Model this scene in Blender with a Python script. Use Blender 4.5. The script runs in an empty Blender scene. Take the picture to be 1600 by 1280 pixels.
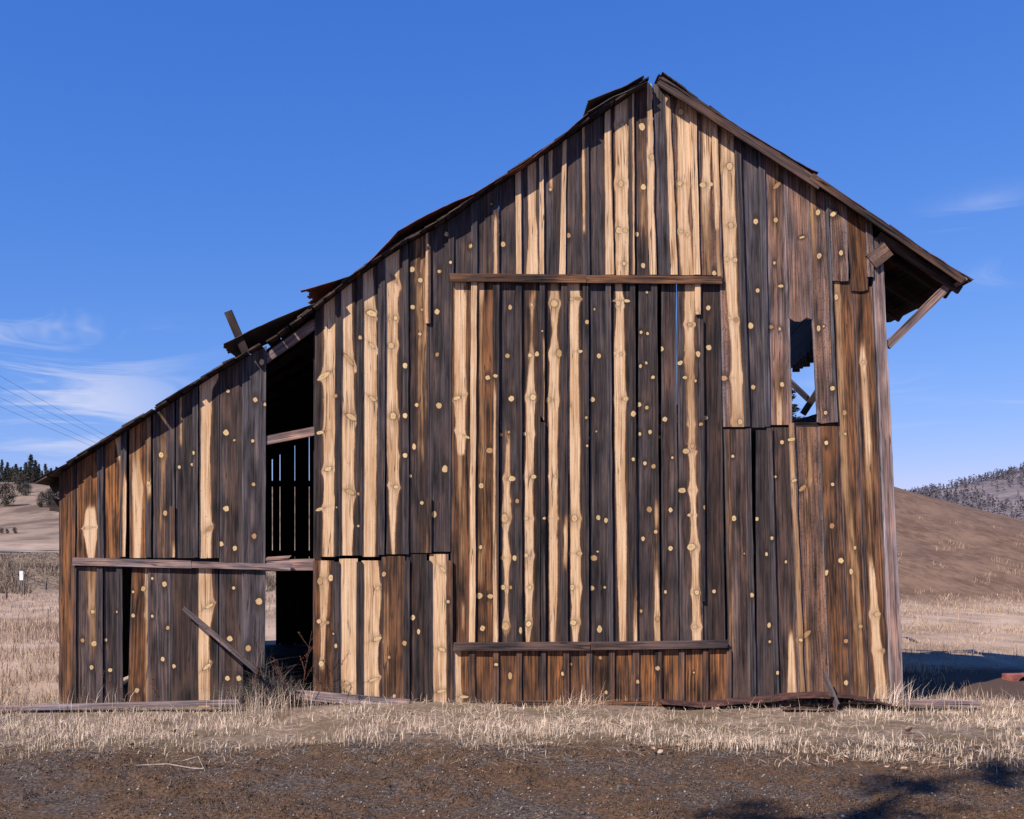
import bpy, bmesh, math, random
import numpy as np
from mathutils import Vector, Matrix, noise as mnoise

random.seed(7); rng = np.random.default_rng(7)
scene = bpy.context.scene
COL = scene.collection

# ------------------------------------------------------------------ camera, sky, sun, exposure
# World: front wall of the barn lies in the plane Y = 0, X to the right, Z up, metres.
D, F, PX, PY, EYE = 14.0, 1652.0, 700.0, 850.0, 2.1
S = F / D                                        # photo pixels per metre on the wall plane
cam = bpy.data.cameras.new('camera'); cam_o = bpy.data.objects.new('camera', cam); COL.objects.link(cam_o)
cam_o.location = (0, -D, EYE); cam_o.rotation_euler = (math.radians(90), 0, 0)
cam.sensor_width = 36; cam.lens = F / 1600 * 36
cam.shift_x = (800 - PX) / 1600; cam.shift_y = (PY - 640) / 1600
cam.clip_start = 0.1; cam.clip_end = 6000
scene.camera = cam_o

SUN_EL, SUN_AZ = 45.5, 227.0
world = bpy.data.worlds.new('World'); scene.world = world; world.use_nodes = True

sun = bpy.data.lights.new('sun', 'SUN'); sun.energy = 5.0; sun.angle = math.radians(0.5); sun.color = (1.0, 0.95, 0.89)
sun_o = bpy.data.objects.new('sun', sun); COL.objects.link(sun_o)
_e, _a = math.radians(SUN_EL), math.radians(SUN_AZ)
to_sun = Vector((math.sin(_a) * math.cos(_e), math.cos(_a) * math.cos(_e), math.sin(_e)))
sun_o.rotation_euler = to_sun.to_track_quat('Z', 'Y').to_euler()
sun_o.location = to_sun * 60
scene.view_settings.view_transform = 'Standard'; scene.view_settings.look = 'None'
scene.view_settings.gamma = 1.0; scene.view_settings.exposure = 0.5
scene.view_settings.use_curve_mapping = False
scene.cycles.max_bounces = 5; scene.cycles.diffuse_bounces = 3; scene.cycles.glossy_bounces = 2
scene.cycles.transmission_bounces = 2; scene.cycles.transparent_max_bounces = 4

def W(px, py, Y=0.0):
    """point of the plane at depth Y that the photograph shows at (px, py)"""
    k = (D + Y) / F
    return Vector(((px - PX) * k, Y, EYE - (py - PY) * k))

# ------------------------------------------------------------------ node helpers
class NT:
    def __init__(self, tree): self.t = tree; self.k = 0
    def n(self, typ, ins=None, **props):
        nd = self.t.nodes.new(typ)
        for a, b in props.items(): setattr(nd, a, b)
        if ins:
            for a, b in ins.items(): self.set(nd.inputs[a], b)
        return nd
    def set(self, sock, v):
        if isinstance(v, bpy.types.NodeSocket): self.t.links.new(v, sock)
        elif isinstance(v, (tuple, list)) and sock.type == 'RGBA' and len(v) == 3: sock.default_value = (*v, 1)
        else: sock.default_value = v
    def m(self, op, a, b=0.0, c=None, clamp=False):
        nd = self.n('ShaderNodeMath', operation=op, use_clamp=clamp)
        self.set(nd.inputs[0], a); self.set(nd.inputs[1], b)
        if c is not None: self.set(nd.inputs[2], c)
        return nd.outputs[0]
    def add(self, a, b): return self.m('ADD', a, b)
    def mul(self, a, b): return self.m('MULTIPLY', a, b)
    def sub(self, a, b): return self.m('SUBTRACT', a, b)
    def ss(self, x, lo, hi, a=0.0, b=1.0):
        nd = self.n('ShaderNodeMapRange', interpolation_type='SMOOTHSTEP')
        self.set(nd.inputs[0], x); self.set(nd.inputs[1], lo); self.set(nd.inputs[2], hi)
        self.set(nd.inputs[3], a); self.set(nd.inputs[4], b)
        return nd.outputs[0]
    def xyz(self, x, y, z):
        nd = self.n('ShaderNodeCombineXYZ')
        for i, v in enumerate((x, y, z)): self.set(nd.inputs[i], v)
        return nd.outputs[0]
    def sep(self, v):
        nd = self.n('ShaderNodeSeparateXYZ'); self.set(nd.inputs[0], v); return nd.outputs[0], nd.outputs[1], nd.outputs[2]
    def noise(self, vec, scale=1.0, detail=2.0, rough=0.5, dist=0.0):
        nd = self.n('ShaderNodeTexNoise'); self.set(nd.inputs['Vector'], vec)
        nd.inputs['Scale'].default_value = scale; nd.inputs['Detail'].default_value = detail
        nd.inputs['Roughness'].default_value = rough; nd.inputs['Distortion'].default_value = dist
        return nd.outputs[0]
    def mix(self, f, a, b, blend='MIX'):
        nd = self.n('ShaderNodeMix', data_type='RGBA', blend_type=blend)
        self.set(nd.inputs[0], f); self.set(nd.inputs[6], a); self.set(nd.inputs[7], b)
        return nd.outputs[2]
    def scalecol(self, c, f):
        nd = self.n('ShaderNodeVectorMath', operation='SCALE'); self.set(nd.inputs[0], c); self.set(nd.inputs[3], f)
        return nd.outputs[0]
    def attr(self, name):
        return self.n('ShaderNodeAttribute', attribute_name=name).outputs['Vector']

def new_mat(name):
    m = bpy.data.materials.new(name); m.use_nodes = True
    m.node_tree.nodes.clear()
    N = NT(m.node_tree)
    out = N.n('ShaderNodeOutputMaterial')
    b = N.n('ShaderNodeBsdfPrincipled'); b.inputs['Roughness'].default_value = 0.85
    b.inputs['Specular IOR Level'].default_value = 0.2
    N.t.links.new(b.outputs[0], out.inputs[0])
    return m, N, b

def bump(N, b, h, strength=0.4, dist=0.01):
    nd = N.n('ShaderNodeBump'); nd.inputs['Strength'].default_value = strength; nd.inputs['Distance'].default_value = dist
    N.set(nd.inputs['Height'], h); N.t.links.new(nd.outputs[0], b.inputs['Normal'])

# ------------------------------------------------------------------ sky
def build_world():
    N = NT(world.node_tree); world.node_tree.nodes.clear()
    out = N.n('ShaderNodeOutputWorld'); bg = N.n('ShaderNodeBackground')
    sky = N.n('ShaderNodeTexSky', sky_type='NISHITA', sun_disc=False)
    sky.sun_elevation = math.radians(SUN_EL); sky.sun_rotation = math.radians(SUN_AZ)
    sky.altitude = 900; sky.air_density = 1.0; sky.dust_density = 0.0; sky.ozone_density = 6.0
    # one camera-like response per channel for the whole sky (deep, clear mountain blue)
    k = 0.108
    sc_ = N.n('ShaderNodeSeparateColor'); N.set(sc_.inputs[0], sky.outputs[0]); cc_ = N.n('ShaderNodeCombineColor')
    for i, (c, g) in enumerate(((1.06, 1.2), (0.74, 0.76), (1.05, 0.44))):
        N.set(cc_.inputs[i], N.mul(N.m('POWER', N.mul(sc_.outputs[i], k), g), c / k))
    # thin cirrus: long streaks on a high layer, thickening towards the horizon
    tc = N.n('ShaderNodeTexCoord'); x, y, z = N.sep(tc.outputs['Generated'])
    el = N.m('MAXIMUM', z, 0.02)
    q = N.xyz(N.m('MULTIPLY', x, 2.1), N.m('MULTIPLY', y, 2.1), N.mul(z, 17.0))
    warp = N.noise(q, 1.3, 1, 0.5)
    q2 = N.xyz(N.add(N.mul(x, 1.7), 4.3), N.mul(y, 1.7), N.add(N.mul(z, 20.0), N.mul(warp, 2.6)))
    c1 = N.noise(q2, 1.9, 5, 0.68)
    yy = N.m('MAXIMUM', y, 0.05); ta, te = N.m('DIVIDE', x, yy), N.m('DIVIDE', z, yy)
    bank = N.mul(N.ss(warp, 0.52, 0.70), N.mul(N.ss(z, 0.26, 0.12), 0.35))
    # cirrus banks low in the north-west and thin streaks in the north-east
    for (a0, e0, sa, se, w) in ((-0.37, 0.128, 0.11, 0.055, 1.0), (-0.385, 0.203, 0.075, 0.013, 1.0), (0.50, 0.318, 0.055, 0.014, 0.28), (0.52, 0.255, 0.03, 0.012, 0.35)):
        da = N.m('DIVIDE', N.sub(ta, a0), sa); de = N.m('DIVIDE', N.sub(N.sub(te, N.mul(N.sub(ta, a0), 0.25 if a0 > 0 else 0.0)), e0), se)
        g = N.m('EXPONENT', N.mul(N.add(N.mul(da, da), N.mul(de, de)), -1.0))
        bank = N.m('MAXIMUM', bank, N.mul(N.mul(g, w), N.ss(y, 0.0, 0.2)))
    m = N.mul(N.ss(c1, 0.46, 0.66), bank)
    m = N.mul(m, N.ss(z, 0.0, 0.05))
    col = N.mix(N.mul(m, 0.8), cc_.outputs[0], (6.6, 6.9, 8.6))
    N.set(bg.inputs[0], col); bg.inputs[1].default_value = 0.0766
    N.t.links.new(bg.outputs[0], out.inputs[0])
build_world()

# ------------------------------------------------------------------ materials
def mat_wood():
    m, N, b = new_mat('weathered_wood')
    u, v, seed = N.sep(N.attr('wv')); sl, sr, amt = N.sep(N.attr('st'))
    ka, kb, ks = N.sep(N.attr('kn')); br, wm, li = N.sep(N.attr('tn')); ed = N.sep(N.attr('ed'))[0]
    s7 = N.mul(seed, 7.31)
    d = N.m('SQRT', N.add(N.mul(ka, ka), N.mul(kb, kb)))
    infl = N.m('DIVIDE', 1.0, N.add(1.0, N.mul(d, d)))
    ug = N.add(N.mul(u, 42.0), N.mul(N.mul(ka, infl), 1.3))
    n1 = N.noise(N.xyz(ug, N.mul(v, 1.1), s7), 1.0, 4, 0.6, 0.35)
    n2 = N.noise(N.xyz(N.mul(ug, 2.4), N.mul(v, 1.7), s7), 1.0, 3, 0.7)
    n3 = N.noise(N.xyz(N.mul(u, 6.0), N.mul(v, 1.6), N.add(s7, 31.0)), 1.0, 3, 0.55)
    n4 = N.noise(N.xyz(N.mul(u, 55.0), N.mul(v, 38.0), s7), 1.0, 2, 0.6)
    val = N.add(N.add(N.mul(n1, 2.7), N.mul(n3, 2.2)), N.add(N.mul(n2, 1.3), -2.22))
    val = N.m('MAXIMUM', val, 0.10)
    val = N.mul(val, N.ss(n2, 0.30, 0.42, 0.35, 1.0))
    wash = N.mul(N.ss(N.noise(N.xyz(N.mul(u, 9.0), N.mul(v, 0.55), N.add(s7, 77.0)), 1.0, 2, 0.5), 0.45, 0.72), 0.55)   # silvered patches
    base = N.mix(br, (0.042, 0.033, 0.034), (0.078, 0.040, 0.024))
    base = N.mix(N.mul(wash, N.sub(1.0, wm)), base, (0.090, 0.077, 0.080))
    base = N.mix(N.mul(N.ss(n3, 0.52, 0.68), 0.32), base, (0.092, 0.052, 0.033))     # brown patches
    base = N.mix(N.mul(wm, N.ss(N.add(N.mul(n1, 0.6), N.mul(n3, 0.4)), 0.37, 0.60)), base, (0.31, 0.115, 0.034))
    edg = N.mul(N.ss(N.add(ed, N.mul(N.sub(n3, 0.5), 0.05)), 0.034, 0.006), 0.6)     # silvered arrises
    base = N.mix(N.mul(edg, N.ss(wm, 1.0, 0.2, 0.6, 1.0)), base, (0.105, 0.090, 0.092))
    base = N.scalecol(base, N.mul(val, li))
    base = N.mix(N.mul(N.ss(ed, 0.006, 0.001), 0.6), base, (0.015, 0.011, 0.01))
    rough_wood = N.mul(N.mul(N.ss(li, 1.55, 1.9), N.ss(li, 3.0, 2.6)), N.ss(n4, 0.52, 0.70))      # bark-like specks of the coarse sawn boards
    base = N.mix(N.mul(rough_wood, 0.75), base, (0.05, 0.032, 0.024))
    # sapwood stripe
    w1 = N.mul(N.sub(N.noise(N.xyz(3.1, N.mul(v, 4.0), s7), 1.0, 5, 0.7), 0.5), 0.026)
    w2 = N.mul(N.sub(N.noise(N.xyz(9.4, N.mul(v, 4.0), s7), 1.0, 5, 0.7), 0.5), 0.026)
    hair = N.add(N.mul(N.sub(n1, 0.5), 0.022), N.mul(N.sub(n2, 0.5), 0.020))
    eL = N.add(N.add(N.sub(u, sl), w1), hair); eR = N.add(N.add(N.sub(sr, u), w2), hair)
    # the stripe swells where a knot sits
    sw = N.mul(N.m('DIVIDE', 1.0, N.add(1.0, N.mul(N.mul(kb, kb), 0.35))), N.mul(ks, 0.75))
    eL = N.add(eL, sw); eR = N.add(eR, sw)
    e = N.m('MINIMUM', eL, eR)
    on = N.ss(amt, 0.02, 0.06)
    fade = N.ss(N.add(N.mul(amt, 1.25), N.add(N.mul(N.sub(n3, 0.5), 1.2), N.mul(N.sub(n1, 0.5), 1.4))), 0.22, 0.78)
    soft = N.mul(N.m('SUBTRACT', 1.0, amt, clamp=True), 0.022)
    ms = N.mul(N.mul(N.ss(e, N.sub(-0.002, soft), N.add(0.006, soft)), fade), on)
    mh = N.mul(N.mul(N.ss(e, -0.034, 0.004), on), N.m('MINIMUM', N.mul(amt, 1.6), 1.0))
    base = N.mix(N.mul(mh, 0.62), base, N.scalecol((0.21, 0.095, 0.040), N.add(0.25, n1)))
    pale = N.mix(N.ss(N.add(N.mul(n1, 0.6), N.mul(n2, 0.4)), 0.34, 0.66), (0.81, 0.555, 0.34), (0.54, 0.295, 0.135))
    pale = N.mix(N.mul(N.ss(N.add(N.mul(n3, 0.6), N.mul(n1, 0.4)), 0.47, 0.66), 0.65), pale, (0.44, 0.235, 0.11))
    pale = N.mix(N.mul(N.ss(e, 0.020, 0.0), 0.5), pale, (0.42, 0.21, 0.09))
    pale = N.scalecol(pale, N.add(0.82, N.mul(n2, 0.32)))
    speck = N.ss(n4, 0.66, 0.74)
    pale = N.mix(N.mul(speck, 0.7), pale, (0.14, 0.08, 0.05))
    pale = N.mix(N.mul(N.ss(n2, 0.58, 0.72), 0.55), pale, (0.26, 0.14, 0.07))
    whorl = N.mul(N.m('EXPONENT', N.mul(N.mul(N.add(kb, N.mul(N.sub(n1, 0.5), 2.2)), N.add(kb, N.mul(N.sub(n1, 0.5), 2.2))), -1.6)), N.ss(N.m('ABSOLUTE', ka), 5.0, 1.0))
    pale = N.mix(N.mul(whorl, 0.42), pale, (0.24, 0.13, 0.07))
    crack = N.mul(N.ss(N.m('ABSOLUTE', N.sub(N.sub(u, N.mul(N.add(sl, sr), 0.5)), N.mul(w1, 0.5))), 0.0045, 0.001),
                  N.ss(N.noise(N.xyz(1.0, N.mul(v, 2.0), s7)), 0.48, 0.56))
    pale = N.mix(N.mul(crack, 0.55), pale, (0.20, 0.11, 0.05))
    amber = N.scalecol((0.36, 0.19, 0.085), N.add(0.35, N.mul(n1, 1.2)))
    pale = N.mix(N.ss(amt, 0.40, 0.82), amber, pale)
    col = N.mix(ms, base, pale)
    # drying checks: thin dark cracks along the grain
    ckn = N.noise(N.xyz(N.mul(ug, 0.62), N.mul(v, 0.5), N.add(s7, 9.0)), 1.0, 1, 0.5)
    ck = N.mul(N.ss(N.m('ABSOLUTE', N.sub(ckn, 0.5)), 0.020, 0.006), N.ss(n3, 0.40, 0.56)); col = N.mix(N.mul(ck, 0.75), col, (0.018, 0.012, 0.010))
    # knots
    dn = N.add(d, N.mul(N.sub(N.noise(N.xyz(N.mul(ka, 1.1), N.mul(kb, 1.1), N.add(s7, N.mul(ks, 900.0))), 1.0, 1, 0.5), 0.5), 0.62))
    halo = N.ss(N.m('SQRT', N.add(N.mul(ka, ka), N.mul(N.mul(kb, kb), 0.3))), 2.6, 0.8)
    col = N.mix(N.mul(N.mul(halo, N.add(0.25, N.mul(n3, 0.9))), N.add(0.9, N.mul(ms, -0.55))), col, (0.028, 0.018, 0.014))
    core = N.ss(dn, 1.04, 0.86)
    rings = N.noise(N.xyz(N.mul(dn, 5.0), 0.0, s7), 1.0, 1)
    kc = N.mix(N.ss(rings, 0.35, 0.75), (0.72, 0.50, 0.25), (0.52, 0.30, 0.12))
    ring = N.mul(N.ss(dn, 0.9, 1.05), N.ss(dn, 1.5, 1.1)); col = N.mix(N.mul(ring, N.mul(n3, 0.9)), col, (0.05, 0.03, 0.02))
    kc = N.mix(N.mul(N.ss(dn, 0.30, 0.05), 0.6), kc, (0.40, 0.19, 0.07)); kv = N.noise(N.xyz(N.mul(ks, 3000.0), 0.0, s7), 1.0, 0); kc = N.mix(N.ss(kv, 0.52, 0.66), kc, (0.42, 0.22, 0.09)); kc = N.scalecol(kc, N.add(0.62, N.mul(n3, 0.7)))
    col = N.mix(core, col, kc)
    foot = N.mul(N.ss(v, 0.42, 0.0), N.mul(N.ss(n3, 0.35, 0.7), 0.35)); col = N.mix(foot, col, (0.13, 0.085, 0.06))    # mud splashed on the board feet
    N.set(b.inputs['Base Color'], col)
    N.set(b.inputs['Roughness'], N.add(0.72, N.mul(n2, 0.2)))
    bump(N, b, n2, 0.6, 0.008)
    return m
WOOD = mat_wood()

def mat_simple(name, c1, c2, scale=6.0, detail=4, rough=0.9, bs=0.4, bd=0.02, stretch=(1, 1, 1), metal=0.0, lo=0.35, hi=0.65):
    m, N, b = new_mat(name)
    tc = N.n('ShaderNodeTexCoord'); mp = N.n('ShaderNodeMapping'); N.set(mp.inputs[0], tc.outputs['Object'])
    mp.inputs['Scale'].default_value = stretch
    f = N.noise(mp.outputs[0], scale, detail, 0.6)
    f2 = N.noise(mp.outputs[0], scale * 5.3, 3, 0.6)
    c = N.mix(N.ss(N.add(N.mul(f, 0.7), N.mul(f2, 0.3)), lo, hi), c1, c2)
    N.set(b.inputs['Base Color'], c); b.inputs['Roughness'].default_value = rough; b.inputs['Metallic'].default_value = metal
    bump(N, b, f2, bs, bd)
    return m

def mat_blades(name, root, tips, rough=0.8, transl=0.25):
    """dry stalks: colour per blade from the attribute 'bl' (x = random, y = height along the blade)"""
    m, N, b = new_mat(name)
    r, h, _ = N.sep(N.attr('bl'))
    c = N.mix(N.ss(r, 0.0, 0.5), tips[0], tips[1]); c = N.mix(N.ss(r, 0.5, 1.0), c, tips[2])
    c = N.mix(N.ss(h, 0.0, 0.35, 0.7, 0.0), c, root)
    N.set(b.inputs['Base Color'], c); b.inputs['Roughness'].default_value = rough
    return m

RUST = mat_simple('rusty_sheet', (0.035, 0.018, 0.014), (0.20, 0.065, 0.035), 3.0, 5, 0.7, 0.3, 0.004, metal=0.0)
RUSTGROUND = mat_simple('old_rusty_iron', (0.022, 0.014, 0.013), (0.095, 0.038, 0.028), 5.0, 5, 0.75, 0.3, 0.004)
RUSTDARK = mat_simple('dark_old_sheet', (0.03, 0.024, 0.024), (0.085, 0.06, 0.052), 4.0, 5, 0.55, 0.3, 0.004)
ROOFRED = mat_simple('red_roof_felt', (0.05, 0.022, 0.018), (0.14, 0.05, 0.035), 8.0, 4, 0.85, 0.5, 0.006)

# ------------------------------------------------------------------ mesh helpers
def link(name, me, mat, parent=None, loc=None, rot=None):
    o = bpy.data.objects.new(name, me); COL.objects.link(o)
    if mat is not None and not me.materials: me.materials.append(mat)
    if parent is not None: o.parent = parent
    if loc is not None: o.location = loc
    if rot is not None: o.rotation_euler = rot
    return o

def tag(o, label, cat=None, group=None, kind=None):
    o['label'] = label
    if cat: o['category'] = cat
    if group: o['group'] = group
    if kind: o['kind'] = kind
    return o

def empty(name, loc=(0, 0, 0)):
    o = bpy.data.objects.new(name, None); o.empty_display_size = 0.2; COL.objects.link(o); o.location = loc
    return o

def np_mesh(name, verts, faces, smooth=False):
    me = bpy.data.meshes.new(name)
    verts = np.asarray(verts, dtype=np.float32); faces = np.asarray(faces, dtype=np.int32)
    k = faces.shape[1]
    me.vertices.add(len(verts)); me.vertices.foreach_set('co', verts.ravel())
    me.loops.add(faces.size); me.loops.foreach_set('vertex_index', faces.ravel())
    me.polygons.add(len(faces)); me.polygons.foreach_set('loop_start', np.arange(0, faces.size, k, dtype=np.int32))
    try: me.polygons.foreach_set('loop_total', np.full(len(faces), k, dtype=np.int32))
    except Exception: pass
    if smooth: me.polygons.foreach_set('use_smooth', np.ones(len(faces), dtype=bool))
    me.update(calc_edges=True); me.validate()
    return me

def n1d(x, seed): return mnoise.noise(Vector((x, seed * 3.77, 1.3)))

TONES = {  # brown, warm, light
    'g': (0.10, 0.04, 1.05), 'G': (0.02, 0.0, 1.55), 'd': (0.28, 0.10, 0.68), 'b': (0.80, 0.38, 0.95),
    'w': (1.0, 0.85, 1.10), 'k': (1.0, 0.55, 0.85), 'r': (0.52, 0.10, 2.75), 'R': (0.60, 0.10, 2.3), 'o': (0.9, 0.42, 1.02),
    'L': (0.22, 0.02, 4.0), 'P': (0.35, 0.06, 4.2), 'i': (0.6, 0.2, 0.8), 'm': (0.32, 0.08, 1.18)}
KNOTS = []   # filled below: (x, y, rx, ry, angle) in wall pixels, handed to the board they sit on
_seed = [0]

def wood_attrs(me, wv, st, kn, tn, ed=None):
    if ed is None: ed = [(0.03, 0, 0)] * len(wv)
    for nm, arr in (('wv', wv), ('st', st), ('kn', kn), ('tn', tn), ('ed', ed)):
        a = me.attributes.new(nm, 'FLOAT_VECTOR', 'CORNER')
        a.data.foreach_set('vector', np.asarray(arr, dtype=np.float32).ravel())

def board(name, parent, xt, xb, yt, yb, tone='g', stripe=None, amt=1.0, Y=0.0, thick=0.026, nc=4, knots=True,
          ragged=0.0, wob=0.004, tilt=0.0, cup=0.004, mat=None, seed=None, arch=0.0):
    """one sawn board of the wall. xt/xb = (left, right) pixels at top/bottom, yt/yb = pixel or (left, right) pixels,
    stripe = [(y, xl, xr), ...] pale sapwood between xl and xr; Y = front face depth"""
    _seed[0] += 1; sd = _seed[0] if seed is None else seed
    if not isinstance(yt, (tuple, list)): yt = (yt, yt)
    if not isinstance(yb, (tuple, list)): yb = (yb, yb)
    ytm, ybm = sum(yt) / 2, sum(yb) / 2
    nr = max(2, int((ybm - ytm) / 9.0))
    tn = TONES[tone] if isinstance(tone, str) else tone
    tn = (tn[0], tn[1], tn[2] * (0.88 + 0.24 * ((sd * 0.618) % 1)))
    V, uvw = [], []
    def lr(y):
        f = (y - ytm) / (ybm - ytm); return xt[0] + (xb[0] - xt[0]) * f, xt[1] + (xb[1] - xt[1]) * f
    for j in range(nr + 1):
        s = j / nr
        for i in range(nc + 1):
            c = i / nc
            top = yt[0] + (yt[1] - yt[0]) * c; bot = yb[0] + (yb[1] - yb[0]) * c
            if ragged: bot += ragged * (n1d(c * 5.1, sd) + 0.6 * n1d(c * 14, sd + 3))
            y = top + (bot - top) * s
            xl = xt[0] + (xb[0] - xt[0]) * s; xr = xt[1] + (xb[1] - xt[1]) * s
            x = xl + (xr - xl) * c
            p = W(x, y)
            z = p.z
            ed = 0.0
            if i == 0: ed = wob * (n1d(z * 2.2, sd) + 0.5 * n1d(z * 7.5, sd + 1))
            if i == nc: ed = wob * (n1d(z * 2.2, sd + 5) + 0.5 * n1d(z * 7.5, sd + 6))
            yy = Y + cup * (4 * (c - .5) ** 2) * n1d(sd * 1.7, 3.0) * 1.5 + 0.004 * n1d(z * 0.8, sd + 9) + tilt * (c - .5) \
                 - arch * 4 * s * (1 - s)
            V.append((p.x + ed, yy, z)); uvw.append((( x - xl) / S, z, sd))
    nf = len(V)
    for j in range(nr + 1):
        for i in (0, nc):
            q = V[j * (nc + 1) + i]; V.append((q[0], q[1] + thick, q[2])); uvw.append(uvw[j * (nc + 1) + i])
    Fc = []
    for j in range(nr):
        for i in range(nc):
            a = j * (nc + 1) + i; Fc.append((a, a + nc + 1, a + nc + 2, a + 1))
        a = j * (nc + 1); bk = nf + 2 * j
        Fc.append((a, bk, bk + 2, a + nc + 1)); Fc.append((a + nc, a + 2 * nc + 1, bk + 3, bk + 1)); Fc.append((bk, bk + 1, bk + 3, bk + 2))
    Fc.append(tuple(range(nc, -1, -1)) [::-1] + (nf + 1, nf))
    last = nr * (nc + 1); Fc.append(tuple(range(last + nc, last - 1, -1)) + (nf + 2 * nr, nf + 2 * nr + 1))
    me = bpy.data.meshes.new(name); me.from_pydata(V, [], Fc); me.update()
    # attributes
    kl = []
    if knots:
        for k in KNOTS:
            if ytm - 3 < k[1] < ybm + 3:
                a, b_ = lr(k[1])
                if a - 1.5 <= k[0] <= b_ + 1.5 and k[5] in (None, name): kl.append(k)
    if stripe: stripe = sorted(stripe)
    wv, st, kn, edl = [], [], [], []
    for f in me.polygons:
        cx = sum(V[i][0] for i in f.vertices) / len(f.vertices); cz = sum(V[i][2] for i in f.vertices) / len(f.vertices)
        best, bd = None, 1e9
        for k in kl:
            kp = W(k[0], k[1]); dx, dz = cx - kp.x, cz - kp.z
            ca, sa = math.cos(k[4]), math.sin(k[4])
            a, b_ = (dx * ca + dz * sa) / (k[2] / S), (-dx * sa + dz * ca) / (k[3] / S)
            dd = math.hypot(a, b_)
            if dd < bd: bd, best = dd, k
        for li in f.loop_indices:
            vi = me.loops[li].vertex_index; x, _, z = V[vi]
            wv.append(uvw[vi])
            a_, b__ = lr(min(max(PY - (z - EYE) * S, ytm), ybm)); wd_ = (b__ - a_) / S; edl.append((max(0.0, min(uvw[vi][0], wd_ - uvw[vi][0])), 0, 0))
            if stripe:
                ypx = PY - (z - EYE) * S
                xl, xr = lr(min(max(ypx, ytm), ybm))
                q = stripe
                if ypx <= q[0][0]: sp = q[0]
                elif ypx >= q[-1][0]: sp = q[-1]
                else:
                    for n_ in range(len(q) - 1):
                        if q[n_][0] <= ypx <= q[n_ + 1][0]:
                            f_ = (ypx - q[n_][0]) / max(1e-6, q[n_ + 1][0] - q[n_][0])
                            sp = [q[n_][t] + (q[n_ + 1][t] - q[n_][t]) * f_ for t in range(len(q[n_]))]; break
                aa = sp[3] if len(sp) > 3 else amt
                st.append(((sp[1] - xl) / S, (sp[2] - xl) / S, aa))
            else: st.append((0, 0, 0))
            if best is not None:
                kp = W(best[0], best[1]); dx, dz = x - kp.x, z - kp.z
                ca, sa = math.cos(best[4]), math.sin(best[4])
                kn.append(((dx * ca + dz * sa) / (best[2] / S), (-dx * sa + dz * ca) / (best[3] / S), best[2] / S))
            else: kn.append((9, 9, 0))
    wood_attrs(me, wv, st, kn, [tn] * len(wv), edl)
    return link(name, me, mat or WOOD, parent)

def beam(name, parent, p0, p1, w, h, tone='i', up=(0, 0, 1), ragged=0.0, nseg=6, stripe_amt=0.0, mat=None, sag=0.0, twist=0.0, taper=1.0):
    """a timber between two world points, w across, h along 'up'; grain runs along it"""
    _seed[0] += 1; sd = _seed[0]
    p0, p1 = Vector(p0), Vector(p1); d = (p1 - p0); L = d.length; d.normalize()
    upv = Vector(up); side = d.cross(upv)
    if side.length < 1e-4: side = d.cross(Vector((0, 1, 0)))
    side.normalize(); u2 = side.cross(d).normalized()
    V, A = [], []
    for j in range(nseg + 1):
        s = j / nseg; c = p0 + d * (L * s) + u2 * (-sag * 4 * s * (1 - s))
        k = 1 + (taper - 1) * s
        for (a, b_) in ((-1, -1), (1, -1), (1, 1), (-1, 1)):
            jit = 0.03 * n1d(s * 6 + a * 3 + b_, sd)
            e = 0.0
            if ragged and j in (0, nseg): e = ragged * random.uniform(-1, 1)
            V.append(c + side * (a * w / 2 * (k + jit)) + u2 * (b_ * h / 2 * (k + jit)) + d * e)
            A.append(((a + b_ * 0.7 + 2) * (w + h) * 0.3, s * L, sd))
    Fc = []
    for j in range(nseg):
        for i in range(4):
            a = 4 * j + i; b2 = 4 * j + (i + 1) % 4
            Fc.append((a, b2, b2 + 4, a + 4))
    Fc.append((3, 2, 1, 0)); Fc.append(tuple(range(4 * nseg, 4 * nseg + 4)))
    me = bpy.data.meshes.new(name); me.from_pydata(V, [], Fc); me.update()
    tn = TONES[tone] if isinstance(tone, str) else tone
    wv = [A[l.vertex_index] for l in me.loops]
    n = len(wv)
    wood_attrs(me, wv, [(0, 1.0, stripe_amt)] * n, [(9, 9, 0)] * n, [tn] * n)
    return link(name, me, mat or WOOD, parent)

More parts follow.
